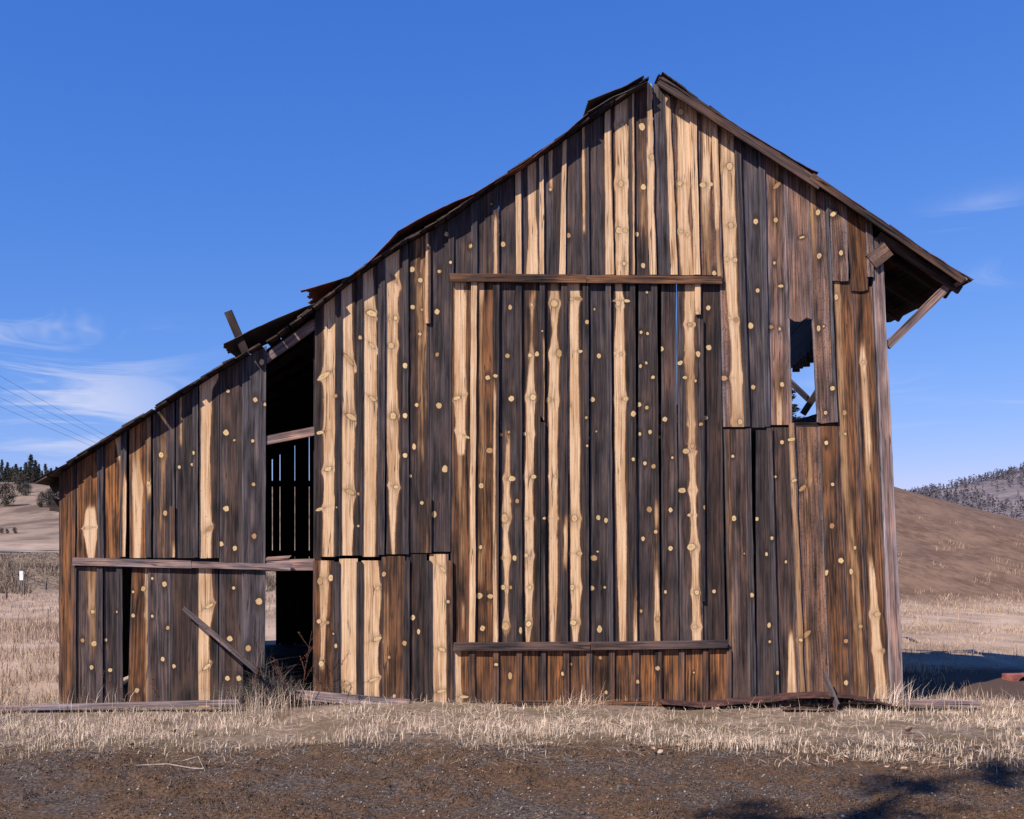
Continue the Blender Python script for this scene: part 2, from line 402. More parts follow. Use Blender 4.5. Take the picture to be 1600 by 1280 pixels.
# ------------------------------------------------------------------ knots of the front wall (pixels of the wall plane)
def K(x, y, r=4.6, ry=None, ang=0.0, only=None): q_ = 0.78 * random.choice((0.62, 0.8, 0.9, 1.0, 1.0, 1.15)); r *= q_; KNOTS.append((x, y, r, ry * q_ if ry else r * random.uniform(0.95, 1.3), math.radians(ang), only))
def SP(x, y, L=13, w=4.0, ang=30): K(x, y, L, w, ang)          # a branch knot cut lengthwise
for q in [(258,802),(252,711),(280,730),(300,726),(303,708),(356,611),(353,676,5.5),(366,688,3),(353,795,6),(345,850,5),(367,857,5.5),
          (409,566,5),(399,625),(414,632),(395,689,5),(396,757),(397,838,6,7),(145,956,4),(129,1001,4),(147,1006),(143,1043,4),(183,956,3),(165,1000,3),
          (172,1047,4),(208,925,3),(224,920,4.5),(208,962,4),(214,1079,4.5),(238,904,3),(257,913,4),(238,963,4.5),(262,981,3.5),(254,1030,4.5),(272,1041,4),
          (365,919,5),(359,998,5.5),(355,1060,5.5),(373,1060,5),(405,940,6),(388,1013,5.5),(233,755,4),
          (525,619,3.5),(563,528,3.5),(609,498,4.5),(618,497,4.5),(611,540,5),(614,650,5),(633,650,4),(633,572,4),(632,712,4),(644,421,4.5),(657,438,4.5),(645,480,4.5),
          (659,484,4.5),(656,522,3.5),(651,633,4.5),(647,698,4,6),(686,424,5),(683,487,5),(683,554,4.5),(686,634,6),(695,733,5.5),(678,804,4.5),(659,786,4.5),(641,744,4),(633,712,4),
          (560,772,2.5),(560,822,3),(526,793,2.5),(632,1005,4.5),(608,1027,3),(616,1088,4),(600,897,4),(645,965,4),(654,987,5,9),(500,908,5.5),(517,903,4.5),(498,971,4),(512,973,3.5),(502,1037,4.5),
          (521,990,2.5),(525,1009,3.5,6),(700,940,3.5),
          (735,385,4),(768,319,4.5),(786,382,6),(888,368,5),(860,296,4.5),(704,411,3),(698,366,4),(687,424,4),
          (972,195,4),(970,287,4.5,6),(967,360,5.5),(977,360,5),(975,412,5.5),(1003,198,5.5,7),(1005,292,5.5,7),(995,366,4),(1005,415,5,7),
          (1098,289,6,5),(1112,288,4,6),(1116,427,5),(1062,287,4.5),(1064,175,5),(1064,362,7,4),(1074,367,3),(1018,247,4),
          (1140,260,5),(1142,352,5),(1135,405,6.5,5),(1149,406,4.5,5.5),(1141,497,5.5,4.5),(1150,500,4),(1131,591,7,5),(1157,659,5),
          (1181,346,4.5),(1184,454,4.5),(1173,509,5.5),(1177,605,5.5),(1212,344,4.5),(1210,411,4.5),(1220,447,6,3.5),(1204,511,6,3.5),(1218,514,3.5),(1222,601,4),
          (1278,332,4.5,6),(1280,400,4),(1279,513,4,6.5),(1287,510,3.5),(1300,607,5),(1290,645,4),(1313,396,4),(1307,464,3.5,6),(1349,566,5,4),(1320,645,4),
          (797,480,4,6),(793,556,4),(799,623,5),(783,679,3),(795,675,3),(762,590,6,5.5),(765,704,7,5.5),(774,588,4,3),(752,759,5,6),(751,855,5,6),(749,931,6,5),(754,982,5),(766,932,5,4),
          (831,476,4,5),(833,621,5),(828,555,4,5),(847,518,3),(839,553,4),(820,678,4),(800,748,7,5),(808,783,3.5,4.5),(788,810,6),(784,872,4,5),(804,872,4.5,5.5),(786,918,5),(798,918,5),(790,979,6,7),
          (866,474,6),(874,552,5),(857,625,4.5),(834,745,6.5,5),(822,810,5),(822,868,5),(828,918,4),(826,975,6),(813,985,3,7),(851,810,6,3),(868,744,4,5),(898,810,5),(906,865,5,4),(894,918,4,5),(896,973,6,5),
          (917,504,4),(916,653,3),(917,697,3),(929,483,3,4),(936,556,4.2),(926,624,5),(932,674,2.5),(935,809,4,5),(947,813,3.5,5),(928,872,6,5),(934,862,4,3),(925,919,5,4.5),(945,918,4),(937,983,5,7),
          (966,474,4.5),(961,552,5),(970,553,4),(978,623,6,5),(1011,456,4),(1002,519,3),(1012,521,4.2),(1010,567,4.2),(1001,572,3),(1020,590,3),(999,632,4),(1011,637,3.5),(989,647,5),(1016,675,4.5),(1000,678,3.5),
          (989,718,4),(1008,724,4.5),(1021,729,3.5,4.5),(1034,545,4,5),(1039,655,5.5),(1051,715,3),(1048,797,5,6),(1048,857,4),(1040,925,4.5),(1005,842,4.5),(1015,796,4.5),(1024,831,4.5),(1002,955,3.5),(1027,967,5),
          (1089,490,5,6),(1078,507,4,4),(1085,507,3,5),(1071,590,6,4),(1091,553,4),(1087,595,3),(1072,705,7,5),(1082,697,4),(1095,663,4),(1077,805,6,5),(1080,855,7,6),(1089,926,5,5),(1086,980,7,6),(1066,766,8,6),
          (1107,481,4.5),(1108,543,4.8),(1103,653,4.5),(1100,793,3,5),(1116,924,3.5,4),(1145,713,5),(1147,810,5.5),(1163,865,3),(1180,715,4),(1183,811,4.5),(1198,866,3.5,5),(1205,841,3),(1202,977,3,4.5),(1203,1003,3),(1214,1051,3,4),
          (1174,930,4),(1222,691,3.5),(1211,745,4,3),(1228,878,4),(1291,692,5),(1301,757,5.5,6),(1300,822,5),(1314,876,5),(1322,1002,5),(1322,1067,5.5,7),(1321,678,4),(1336,856,4,6),(1345,979,4),(1371,960,6,5),(1380,1017,4),
          (1330,893,4,7),(775,1038,4,3),(797,1056,5,9),(892,1038,4.5,5),(879,1053,2.5,4),(938,1028,3),(947,1082,4.5,6),(996,1065,4,5),(1027,1044,4.5,5),(1084,1051,3),(725,1089,10,3)]:
    K(*q)
for q in [(505,588,13,4,32),(500,676,8,4,15),(513,733,7,4,20),(499,796,10,4,18),(545,562,15,4,-50),(549,652,11,5,-30),(547,769,9,4.5,-25),(581,490,9,5,-20),(581,540,9,3,-45),(582,623,9,3.5,-35),
          (616,436,9,4,-50),(619,761,8,6,-10),(328,826,9,5,30),(327,947,14,5,28),(323,1042,15,5,38),(590,919,8,4,30),(590,998,8,3.5,22),(584,1062,10,2.5,20),(536,1075,9,3,30),(692,890,9,4,-50),(691,1015,7,4,-15),
          (1214,290,10,4,42),(1253,371,7,2.5,18),(1301,335,8,4.5,35),(730,683,9,4,-28),(714,622,6,3,22),(906,467,7,3,-8),(893,467,5,3,8),(907,549,4,2.5,0),(690,1080,10,3,12),(980,470,6,3,-8),(957,470,5,2.5,12),
          (1254,763,9,4,40),(1240,751,6,3,20),(1259,992,11,4,38),(1250,1000,5,4,0),(1063,567,7,5,25),(138,825,8,1.6,6),(1291,895,5,8,-20),(1236,687,6,3,10)]:
    SP(*q)

# ------------------------------------------------------------------ the barn
def lerp_line(pts, x):
    if x <= pts[0][0]: return pts[0][1]
    for a, b in zip(pts, pts[1:]):
        if a[0] <= x <= b[0]: return a[1] + (b[1] - a[1]) * (x - a[0]) / (b[0] - a[0])
    return pts[-1][1]
RAKE_L = [(62,759),(93,742),(120,724),(240,648),(345,581),(415,541),(440,526),(492,488),(560,434),(620,391),(700,347),(760,303),(840,250),(900,208),(960,167),(1020,126)]
RAKE_R = [(1015,118),(1040,134),(1130,199),(1200,246),(1300,310),(1378,362),(1503,447)]
def rake(x): return lerp_line(RAKE_L, x) if x < 1021 else lerp_line(RAKE_R, x)

barn = empty('barn', (0, 0, 0))
tag(barn, 'tall weathered wooden barn with sagging roof, lean-to and pale streaked board walls', 'barn')

def bd(xt, xb, yt, yb, tone='g', stripe=None, amt=1.0, grow=0.9, **kw):
    xt = (xt[0] - grow, xt[1] + grow); xb = (xb[0] - grow, xb[1] + grow)
    kw.setdefault('Y', random.uniform(-0.003, 0.004)); kw.setdefault('tilt', random.uniform(-0.006, 0.006))
    if yt is None: yt = (rake(xt[0]), rake(xt[1]))
    return board('board', barn, xt, xb, yt, yb, tone, stripe, amt, **kw)
def bt(xt, xb, yt, yb, tone='g', stripe=None, amt=1.0, **kw):
    kw.setdefault('Y', -0.027 + random.uniform(-0.003, 0.002)); kw.setdefault('nc', 2); kw.setdefault('wob', 0.006)
    if yt is None: yt = (rake(xt[0]), rake(xt[1]))
    return board('batten', barn, xt, xb, yt, yb, tone, stripe, amt, thick=0.024, **kw)
def full(xt, xb, yt, yb): return [(yt, xt[0] - 3, xt[1] + 3), (yb, xb[0] - 3, xb[1] + 3)]

# -- lean-to, upper tier
bd((93,118), (93,113), None, 1106, 'k', nc=4, Y=-0.004, wob=0.008)
bd((121,153), (121,153), None, 872, 'w', [(780,140,146,0),(800,133,150,.9),(835,130,152,.95),(872,137,147,.9)])
bt((152,162), (154,163), None, 872, 'g')
bd((163,190), (163,190), None, 872, 'w', [(690,180,192,.9),(712,184,192,.8),(735,188,192,0)])
bt((190,199), (187,197), None, 870, 'G', [(720,195,199,0),(760,193,199,.9),(860,192,198,.9)])
bd((203,229), (203,229), None, 872, 'w', [(680,207,212,.3),(760,206,224,.8),(860,209,220,.8)])
bt((228,236), (228,237), None, 871, 'g', [(735,230,236,.4),(765,231,237,.8),(790,232,236,.0)])
bd((240,272), (240,272), None, 872, 'g', [(700,252,258,.4),(800,250,257,.3)])
bt((265,274), (266,274), (791,792), 871, 'b', [(840,270,276,.2),(870,270,277,.9)])
bd((276,303), (275,303), None, 872, 'g', [(640,281,284,.9),(690,281,284,.7),(700,282,283,.0)])
bt((302,310), (302,310), None, 871, 'g')
bd((312,342), (312,342), None, 872, 'd', [(590,311,342),(608,311,332),(700,311,328),(800,311,330),(872,311,330)])
bd((344,379), (343,379), None, 1108, 'm', Y=0.0, wob=0.003)
bd((380,415), (379,413), None, (1040,1046), 'G', Y=-0.004, ragged=6)
# -- lean-to, lower tier
bt((112,120), (112,120), 886, 1106, 'b')
bd((121,152), (121,152), 886, 1106, 'm', [(886,136,150,.35),(930,138,148,.6),(1010,142,148,.45),(1050,143,147,.0)])
bt((152,161), (152,162), 885, 1105, 'g')
bd((163,184), (163,184), 885, 1105, 'g')
bt((183,192), (184,193), 885, 1105, 'g')
bd((207,230), (200,230), 884, 1105, 'k', [(886,226,231,.7),(1000,227,231,.6),(1105,228,231,.5)], tilt=0.01)
bd((232,266), (232,265), 884, 1106, 'm')
bd((268,309), (268,309), 884, 1107, 'd')
bd((311,340), (311,340), 884, 1107, 'd', [(884,310,330),(950,310,333),(1000,310,326),(1107,310,329)])

# -- middle, upper tier
bd((493,524), (491,523), None, 870, 'd', [(480,506,525),(600,506,524),(760,506,522),(870,504,522)])
bt((524,533), (523,532), None, 869, 'd')
bd((533,560), (532,559), None, 868, 'd', [(450,531,550),(560,531,551),(640,531,554),(760,531,553),(868,531,551)])
bt((558,567), (557,566), None, 868, 'd', [(868,556,560,.0),(450,556,560,.0)])
bd((568,593), (567,592), None, 870, 'd', [(430,566,583),(520,566,588),(700,566,589),(870,565,586)])
bt((591,602), (590,601), None, 867, 'g')
bd((603,630), (604,630), None, 866, 'd', [(390,601,624),(560,602,620),(700,604,622),(760,608,624),(800,608,619,.9),(866,612,617,.8)])
bt((629,638), (630,639), None, 866, 'g')
bd((640,670), (640,670), None, 864, 'd', [(370,649,672,.45),(520,652,666,.42),(650,655,665,.34),(760,655,662,.0)])
bt((665,673), (665,673), None, 506, 'd', [(360,664,669,.9),(500,664,669,.9)])
bt((665,674), (665,674), 779, 864, 'b', [(800,665,668,.0),(860,665,668,.5)])
bd((672,706), (670,703), None, 862, 'g')
# -- middle, lower tier
bd((490,521), (490,521), 876, 1092, 'k', [(876,501,513,.8),(940,500,512,.9),(1000,501,508,.8),(1040,501,505,.8),(1060,502,504,.0)])
bt((520,530), (520,530), 878, 1092, 'd')
bd((531,558), (531,558), 873, 1093, 'R', full((531,558),(531,558),873,1093))
bt((557,566), (557,566), 878, 1093, 'd')
bd((566,597), (566,597), 876, 1094, 'd', [(876,563,591),(930,563,596),(1000,563,591),(1060,563,591),(1094,563,593)])
bd((597,632), (597,632), 869, 1096, 'b', [(870,600,608,.3),(1000,600,606,.35),(1096,600,608,.3)])
bt((630,640), (630,640), 876, 1096, 'd')
bd((636,666), (636,666), 866, 1097, 'd')
bt((663,673), (664,674), 876, 1097, 'd')
bd((672,700), (673,700), 866, 1098, 'R', [(866,670,697),(1098,670,698)])
bt((697,707), (698,708), 876, 1098, 'k')

# -- gable above the door header
Gb = 430
bt((700,709), (701,709), None, Gb, 'g')
bd((709,737), (710,737), None, Gb, 'g')
bt((736,746), (736,746), None, Gb, 'g')
bd((746,772), (747,772), None, Gb, 'm')
bt((771,779), (771,780), None, Gb, 'g', [(330,772,776,.0),(350,772,777,.9),(425,771,777,.8)])
bd((781,807), (781,807), None, Gb, 'g')
bt((805,813), (807,815), None, Gb, 'R', full((805,813),(807,815),268,Gb))
bd((814,842), (816,842), None, Gb, 'G', [(270,824,838),(330,825,837),(360,826,840),(430,822,841)])
bt((842,849), (843,850), None, Gb, 'R', full((842,849),(843,850),250,Gb))
bd((851,878), (851,878), None, Gb, 'g', [(250,857,864,.8),(290,859,863,.9),(300,860,862,.0)])
bt((879,885), (874,883), None, Gb, 'R', full((879,885),(874,883),220,Gb))
bd((885,911), (884,911), None, Gb, 'g')
bt((909,919), (911,921), None, Gb, 'g', [(200,909,913,.9),(360,910,914,.9),(372,911,913,.0)])
bd((919,947), (921,948), None, Gb, 'g')
bt((944,954), (946,959), None, Gb, 'R', [(190,944,953),(300,944,955),(430,945,960)])
bd((954,984), (957,984), None, Gb, 'd', [(170,961,982),(300,962,981),(430,962,983)])
bt((982,990), (982,991), None, Gb, 'g', [(150,987,991,.9),(430,988,992,.9)])
bd((990,1011), (991,1013), None, Gb, 'm', [(280,1002,1006,.3),(350,1001,1008,.5),(370,1002,1006,.3),(400,1003,1005,.0)])
bt((1009,1018), (1014,1025), (130,133), Gb, 'R', [(130,1009,1019),(300,1011,1021),(430,1013,1026)], wob=0.012)
bd((1022,1044), (1025,1053), (130,140), Gb, 'G')
bt((1039,1047), (1048,1059), (148,153), Gb, 'R', [(150,1038,1048),(300,1043,1053),(430,1046,1060)], wob=0.012)
bd((1048,1080), (1056,1086), None, Gb, 'R', [(150,1058,1078),(260,1059,1080),(330,1058,1075,.8),(430,1064,1084,.7)])
bt((1077,1087), (1084,1093), None, Gb, 'R', full((1077,1087),(1084,1093),165,Gb))
bd((1087,1114), (1092,1121), None, Gb, 'R', [(180,1098,1114),(250,1098,1110,.85),(330,1097,1108,.6),(430,1100,1110,.35)])
bt((1111,1120), (1121,1129), None, 437, 'R', [(200,1110,1121),(320,1114,1124),(360,1117,1122,.3),(430,1120,1126,.6)])
bd((1120,1150), (1131,1165), None, 667, 'R', [(200,1127,1147),(300,1128,1148),(400,1131,1150),(470,1136,1152,.9),(550,1143,1158,.85),(667,1144,1162,.6)])
bt((1146,1156), (1163,1171), None, 667, 'g')
bd((1156,1187), (1172,1196), None, 668, 'G', Y=0.004)
bt((1184,1194), (1194,1203), None, 667, 'G')
bd((1195,1226), (1204,1237), None, 664, 'r', [(250,1208,1216,.45),(330,1208,1218,.3),(560,1212,1222,.0),(640,1213,1222,.75),(664,1213,1222,.7)], wob=0.008)
bd((1224,1262), (1233,1269), None, (499,498), 'r', ragged=9, Y=-0.006, wob=0.01)
bd((1261,1294), (1277,1307), None, 660, 'r', [(290,1266,1272,.6),(400,1268,1274,.3),(600,1270,1272,.0)], wob=0.012, ragged=3)
bt((1288,1293), (1303,1308), None, 660, 'G', nc=2)
bd((1294,1321), (1301,1324), None, 440, 'R', Y=-0.027, ragged=2, wob=0.01)
bd((1320,1355), (1331,1354), None, (456,454), 'k', Y=-0.024, ragged=2, wob=0.01)
bt((1350,1361), (1353,1363), None, 434, 'R', Y=-0.05)

# -- the tall door panel
T0, T1 = 439, 1005
bd((704,737), (705,734), T0, T1, 'b', [(444,710,729),(560,710,728),(640,711,727),(690,713,727),(710,715,726,.5),(790,716,726,.4),(880,719,725,.3),(920,720,724,.0),(950,722,725,.6),(975,722,725,.5),(990,722,724,.0)], Y=0.012)
bt((736,745), (733,742), T0, T1, 'R', full((736,745),(733,742),T0,T1))
bd((745,771), (743,771), T0, T1, 'k', [(450,747,756,.7),(480,749,754,.5),(600,748,752,.35),(700,752,758,.3),(800,749,756,.35),(900,748,755,.35),(940,748,752,.0)], Y=0.01)
bt((770,780), (770,779), T0, T1, 'd', [(560,771,774,.0),(620,771,775,.7),(800,770,774,.8),(900,770,776,.9),(1000,770,778,1.)])
bd((782,807), (782,808), T0, T1, 'g', [(450,784,800,.2),(470,784,800,.0),(660,792,796,.0),(700,791,797,.8),(760,788,796,.9),(800,785,797,1),(830,787,793,.9),(870,786,797,1),(900,789,794,.9),(940,790,793,.8),(975,787,795,1),(995,790,792,.3)], Y=0.012)
bt((806,815), (807,816), T0, T1, 'd')
bd((817,844), (817,843), T0, T1, 'd', [(450,825,838,.2),(480,829,833,.7),(530,830,832,.4),(555,827,834,.7),(620,823,836,.9),(700,822,835,1),(760,820,832,1),(840,820,834,1),(940,821,832,1),(1003,822,828,1)], Y=0.01)
bt((843,851), (843,850), T0, (648,658), 'd', [(520,848,852,.0),(540,849,852,.8),(640,849,852,.9)])
bt((845,851), (845,852), 660, T1, 'd')
bd((852,878), (851,878), T0, T1, 'd', [(446,860,872,.5),(475,861,873,.9),(520,863,870,1),(560,859,874,1),(640,857,872,1),(760,858,871,1),(900,858,872,1),(1003,859,868,1)], Y=0.012)
bt((877,886), (878,887), T0, T1, 'd', [(800,880,886,.0),(830,880,887,.85),(880,880,886,.6),(900,882,884,.0)])
bd((887,911), (888,912), T0, T1, 'd', [(446,887,905),(560,888,904),(700,888,907),(800,891,905),(920,892,908),(1003,895,903)], Y=0.01)
bt((910,919), (911,920), T0, T1, 'd')
bd((922,947), (924,951), T0, T1, 'g', Y=0.012)
bt((946,954), (951,958), T0, T1, 'g')
bd((957,984), (959,985), T0, T1, 'd', [(446,961,972,.9),(480,964,975,1),(540,959,976,1),(620,960,978,1),(720,961,977,1),(860,964,980,1),(940,966,979,1),(1003,968,978,1)], Y=0.01)
bt((984,992), (986,995), T0, T1, 'd', [(900,990,996,.0),(1000,989,997,.9)])
bd((999,1018), (995,1024), T0, T1, 'g', Y=0.014)
bt((1017,1026), (1022,1031), T0, T1, 'd', [(770,1023,1027,.0),(800,1022,1028,.7),(850,1023,1026,.2),(920,1022,1029,.8),(1000,1022,1031,1.)])
bd((1034,1056.8), (1033,1061), T0, T1, 'm', Y=0.014, grow=0)
bd((1058,1094), (1063,1099), T0, T1, 'm', [(450,1070,1086,.7),(520,1070,1084,.75),(580,1072,1084,.5),(700,1077,1086,.7),(780,1079,1087,.9),(900,1081,1092,.9),(1000,1082,1096,.9)], Y=0.01, grow=0)
bt((1085,1094), (1087,1094), T0, 492, 'R', [(445,1084,1095,.9),(490,1085,1095,.9)])
bt((1094,1099), (1096,1101), 500, 940, 'd')
bd((1095,1124), (1102,1133), T0, T1, 'd', Y=0.01)
# -- skirting boards under the door
for k, (a, b_, c, tone) in enumerate([(709,733,742,'w'),(742,770,779,'k'),(780,807,815,'k'),(817,845,853,'k'),(853,880,889,'w'),(889,916,925,'k'),(925,951,960,'k'),
                              (961,988,998,'w'),(999,1024,1033,'w'),(1034,1060,1069,'w'),(1070,1097,1106,'w'),(1107,1135,1142,'w')]):
    bd((a, b_ + 1), (a, b_ + 1), 1015, 1098, tone, [(1015,706,720),(1098,706,721)] if k == 0 else ([(1015, 800, 806, .0), (1098, 800, 806, .0)] if k != 5 else None))
    bt((b_, c), (b_, c), 1015, 1097, 'b' if k % 2 else 'k')
# -- right, lower tier
bd((1132,1166), (1141,1173), 671, 1097, 'm', [(700,1136,1142,.3),(1000,1140,1146,.3),(1097,1142,1145,.3)])
bt((1165,1172), (1173,1181), 670, 1097, 'g')
bd((1183,1199), (1182,1210), 672, 1097, 'g', Y=0.006)
bt((1197,1205), (1209,1217), 669, 1096, 'g')
bd((1206,1234), (1218,1247), 668, 1096, 'm', [(960,1236,1238,.0),(1000,1232,1240,.8),(1090,1230,1245,.9)])
bt((1232,1241), (1247,1257), (662,661), 1094, 'R', [(670,1232,1239,.5),(750,1235,1241,.7),(850,1240,1248,.5),(1080,1249,1257,.5)], wob=0.012)
bd((1243,1280), (1259,1296), 667, 1092, (0.7,0.15,2.3), [(700,1262,1268,.4),(780,1258,1262,.5),(900,1258,1262,.0),(1000,1260,1266,.4)])
bd((1281,1308), (1297,1328), 666, 1091, 'o', None, Y=0.002)
bd((1300,1331), (1330,1358), 436, 1092, 'o', [(450,1304,1312,.55),(600,1309,1319,.5),(760,1316,1326,.5),(860,1328,1338,.45),(1000,1337,1348,.45),(1090,1342,1353,.4)], Y=0.004)
bd((1333,1362), (1361,1390), 448, 1092, 'o', [(510,1346,1349,.0),(560,1343,1353,.9),(590,1346,1355,.6),(700,1352,1362,.8),(760,1354,1362,.3),(860,1357,1362,.3),(900,1358,1368,.9),(1000,1362,1376,.8),(1092,1370,1388,.7)], Y=0.002)
# corner post and its facing
bd((1362,1377), (1391,1411), 372, 1096, (0.30,0.03,4.2), None, Y=-0.02, thick=0.10, wob=0.006)
# ledgers
def ledger(pts, h, tone, Y=-0.055, thick=0.03):
    for (a, b_) in zip(pts, pts[1:]):
        p0, p1 = W(*a), W(*b_); p0.y = p1.y = Y + thick / 2
        beam('ledger', barn, p0, p1, thick, h / S, tone, ragged=0.01, nseg=8)
ledger([(115,877),(300,882)], 12, 'L'); ledger([(300.5,882),(455,887)], 10, 'L', Y=-0.052)
ledger([(703,435),(915,437)], 12.5, 'b'); ledger([(915.5,437.5),(1126,439)], 12, 'o', Y=-0.053)
ledger([(709,1010),(921,1009)], 13, 'm'); ledger([(922,1009),(1134,1006)], 12.5, 'm', Y=-0.058)

# -- timbers of the doorway
beam('rafter', barn, W(413,563,0.06), W(496,505,0.06), 0.06, 0.11, 'P', nseg=8)
beam('rafter', barn, W(425,552,0.16), W(497,500,0.16), 0.05, 0.10, 'R', nseg=6)
beam('cross_beam', barn, W(414,689,0.05), W(496,673,0.05), 0.07, 0.115, 'P', ragged=0.03, nseg=12)
beam('cross_beam', barn, W(414,884,0.06), W(494,882,0.06), 0.10, 0.15, 'P', ragged=0.02, nseg=14)
beam('splinter', barn, W(418,873,0.02), W(452,871,0.02), 0.04, 0.045, 'P', ragged=0.05, nseg=10)

# ---------------- frame behind the boards
DEP = 8.0
def fr(name, p0, p1, w, h, tone='d', **kw): return beam(name, barn, p0, p1, w, h, tone, **kw)
for py in (430, 640, 668, 860, 1005, 1085):
    x0, x1 = (497, 1372) if py > 470 else (705, 1350)
    for a, b_ in ((x0, min(x1, 1228)),) + (((1278, x1),) if py in (640,) else ((1228.5, x1),)):
        fr('girt', W(a, py, 0.09), W(b_, py, 0.09), 0.10, 0.12)
fr('girt', W(95,880,0.09), W(412,880,0.09), 0.10, 0.12); fr('girt', W(95,1080,0.09), W(376,1080,0.09), 0.10, 0.12)
fr('post', W(499,490,0.2), W(499,1100,0.2), 0.14, 0.14, up=(0,1,0)); fr('post', W(407,560,0.2), W(407,1100,0.2), 0.1, 0.14, up=(0,1,0))
fr('post', W(706,360,0.2), W(706,1100,0.2), 0.14, 0.14, up=(0,1,0)); fr('post', W(1132,220,0.2), W(1136,1100,0.2), 0.14, 0.14, up=(0,1,0))

# ---------------- roof
def prof(px, Y=0.0): return W(px, rake(px), 0.0)
def slope_pts(x0, x1, n):
    """points along the roof line every so often, evenly by length"""
    fine = [prof(x0 + (x1 - x0) * i / 400) for i in range(401)]
    L = [0.0]
    for a, b_ in zip(fine, fine[1:]): L.append(L[-1] + (b_ - a).length)
    out = []
    for k in range(n + 1):
        t = L[-1] * k / n; j = min(max(1, next((i for i, l in enumerate(L) if l >= t), 400)), 400)
        f = (t - L[j-1]) / max(1e-6, L[j] - L[j-1]); out.append(fine[j-1].lerp(fine[j], f))
    return out
def slab(name, a, b_, off, t, Y0, Y1, tone, mat=None, jit=0.0, skew=0.0, parent=None):
    """a flat roof piece from a to b_ (points of the roof line), 'off' above the line, running from depth Y0 to Y1"""
    _seed[0] += 1; sd = _seed[0]
    d = (b_ - a).normalized(); n = Vector((-d.z, 0, d.x));
    if n.z < 0: n = -n
    V, A = [], []
    for (Yv, e) in ((Y0, 0), (Y1, 1)):
        for (p, q) in ((a, 0), (b_, 1)):
            for k in (0, 1):
                o = p + n * (off + k * t + jit * random.uniform(-1, 1) + (skew if q else 0))
                V.append((o.x + (random.uniform(-.008,.008) if e == 0 else 0), Yv + (random.uniform(-1,1) * 0.012 if e == 0 else 0), o.z)); A.append((q * (b_ - a).length + k * 0.02, Yv, sd))
    Fc = [(0,2,3,1),(4,5,7,6),(0,4,6,2),(1,3,7,5),(0,1,5,4),(2,6,7,3)]
    me = bpy.data.meshes.new(name); me.from_pydata(V, [], Fc); me.update()
    tn = TONES[tone] if isinstance(tone, str) else tone
    wv = [A[l.vertex_index] for l in me.loops]; nn = len(wv)
    wood_attrs(me, wv, [(0,0,0)] * nn, [(9,9,0)] * nn, [tn] * nn)
    return link(name, me, mat or WOOD, parent or barn)

def hole(xm, Y):  # the unseen back of the roof is left open to shape the ground shadow
    return False
def deck(x0, x1, n, Yend):
    P = slope_pts(x0, x1, n)
    for i, (a, b_) in enumerate(zip(P, P[1:])):
        a2 = a.lerp(b_, random.uniform(0.03, 0.09)); b2 = a.lerp(b_, random.uniform(0.92, 0.985))
        xm = PX + (a.x + b_.x) / 2 * S
        slab('roof_board', a2, b2, 0.012, 0.02, -0.13 + random.uniform(-0.04, 0.03), Yend(xm), (0.3, 0.04, 0.38))
def shakes(x0, x1, n, tone, covered=0.75, Yend=None):
    P = slope_pts(x0, x1, n)
    for i in range(len(P) - 1):
        a, b_ = P[i], P[min(i + 2, len(P) - 1)]
        xm = PX + (a.x + b_.x) / 2 * S
        y = -0.15 + random.uniform(-0.03, 0.03)
        if random.random() > covered: y = random.uniform(-0.03, 0.03)
        w = random.uniform(0.10, 0.2)
        slab('roof_shake', a, b_, 0.034 + random.uniform(0, 0.008), 0.016, y, y + w, tone, jit=0.004, skew=-0.012)
        slab('roof_shake', a, b_, 0.034 + random.uniform(0, 0.008), 0.016, y + w + 0.008, y + w + 0.18, tone, jit=0.004, skew=-0.012)
        slab('shake_course', a, b_, 0.034, 0.016, y + w + 0.19, Yend(xm), tone, skew=-0.012)
YL = lambda xm: DEP + 0.2 if xm < 560 else (3.2 if xm < 700 else 1.0)  # roof depth cut short out of view so sunlight reaches the field
YR = lambda xm: 2.4 if xm > 1330 else 1.0
deck(62, 412, 17, YL); deck(418, 1014, 32, YL)
shakes(60, 372, 18, 'd', 0.8, YL); shakes(470, 1012, 30, 'd', 0.9, YL)
shakes_behind = slope_pts(372, 470, 5)
for a, b_ in zip(shakes_behind, shakes_behind[1:]): slab('shake_course', a, b_, 0.036, 0.016, 0.32 + random.uniform(0, .1), DEP + 0.2, 'd')
for i, zz in enumerate((4.95, 5.22, 5.49, 5.76)):  # added boards blocking the wall hole, to darken its upper part
    beam('hole_blocker_board', barn, (5.05, 0.45, zz), (5.05 + 0.3, 2.6 + random.uniform(-.1, .1), zz + random.uniform(-.02, .02)), 0.024, 0.275, 'd', nseg=4)
for i in range(7): beam('hole_blocker_end', barn, (5.10 + 0.04 * i, 0.6 + i * 0.27, 4.95), (5.10 + 0.04 * i, 0.6 + i * 0.27, 4.70 + random.uniform(-.05, .05)), 0.10, 0.05, 'd', nseg=1)
deck(1024, 1505, 26, YR); shakes(1028, 1508, 26, 'd', 1.0, YR)
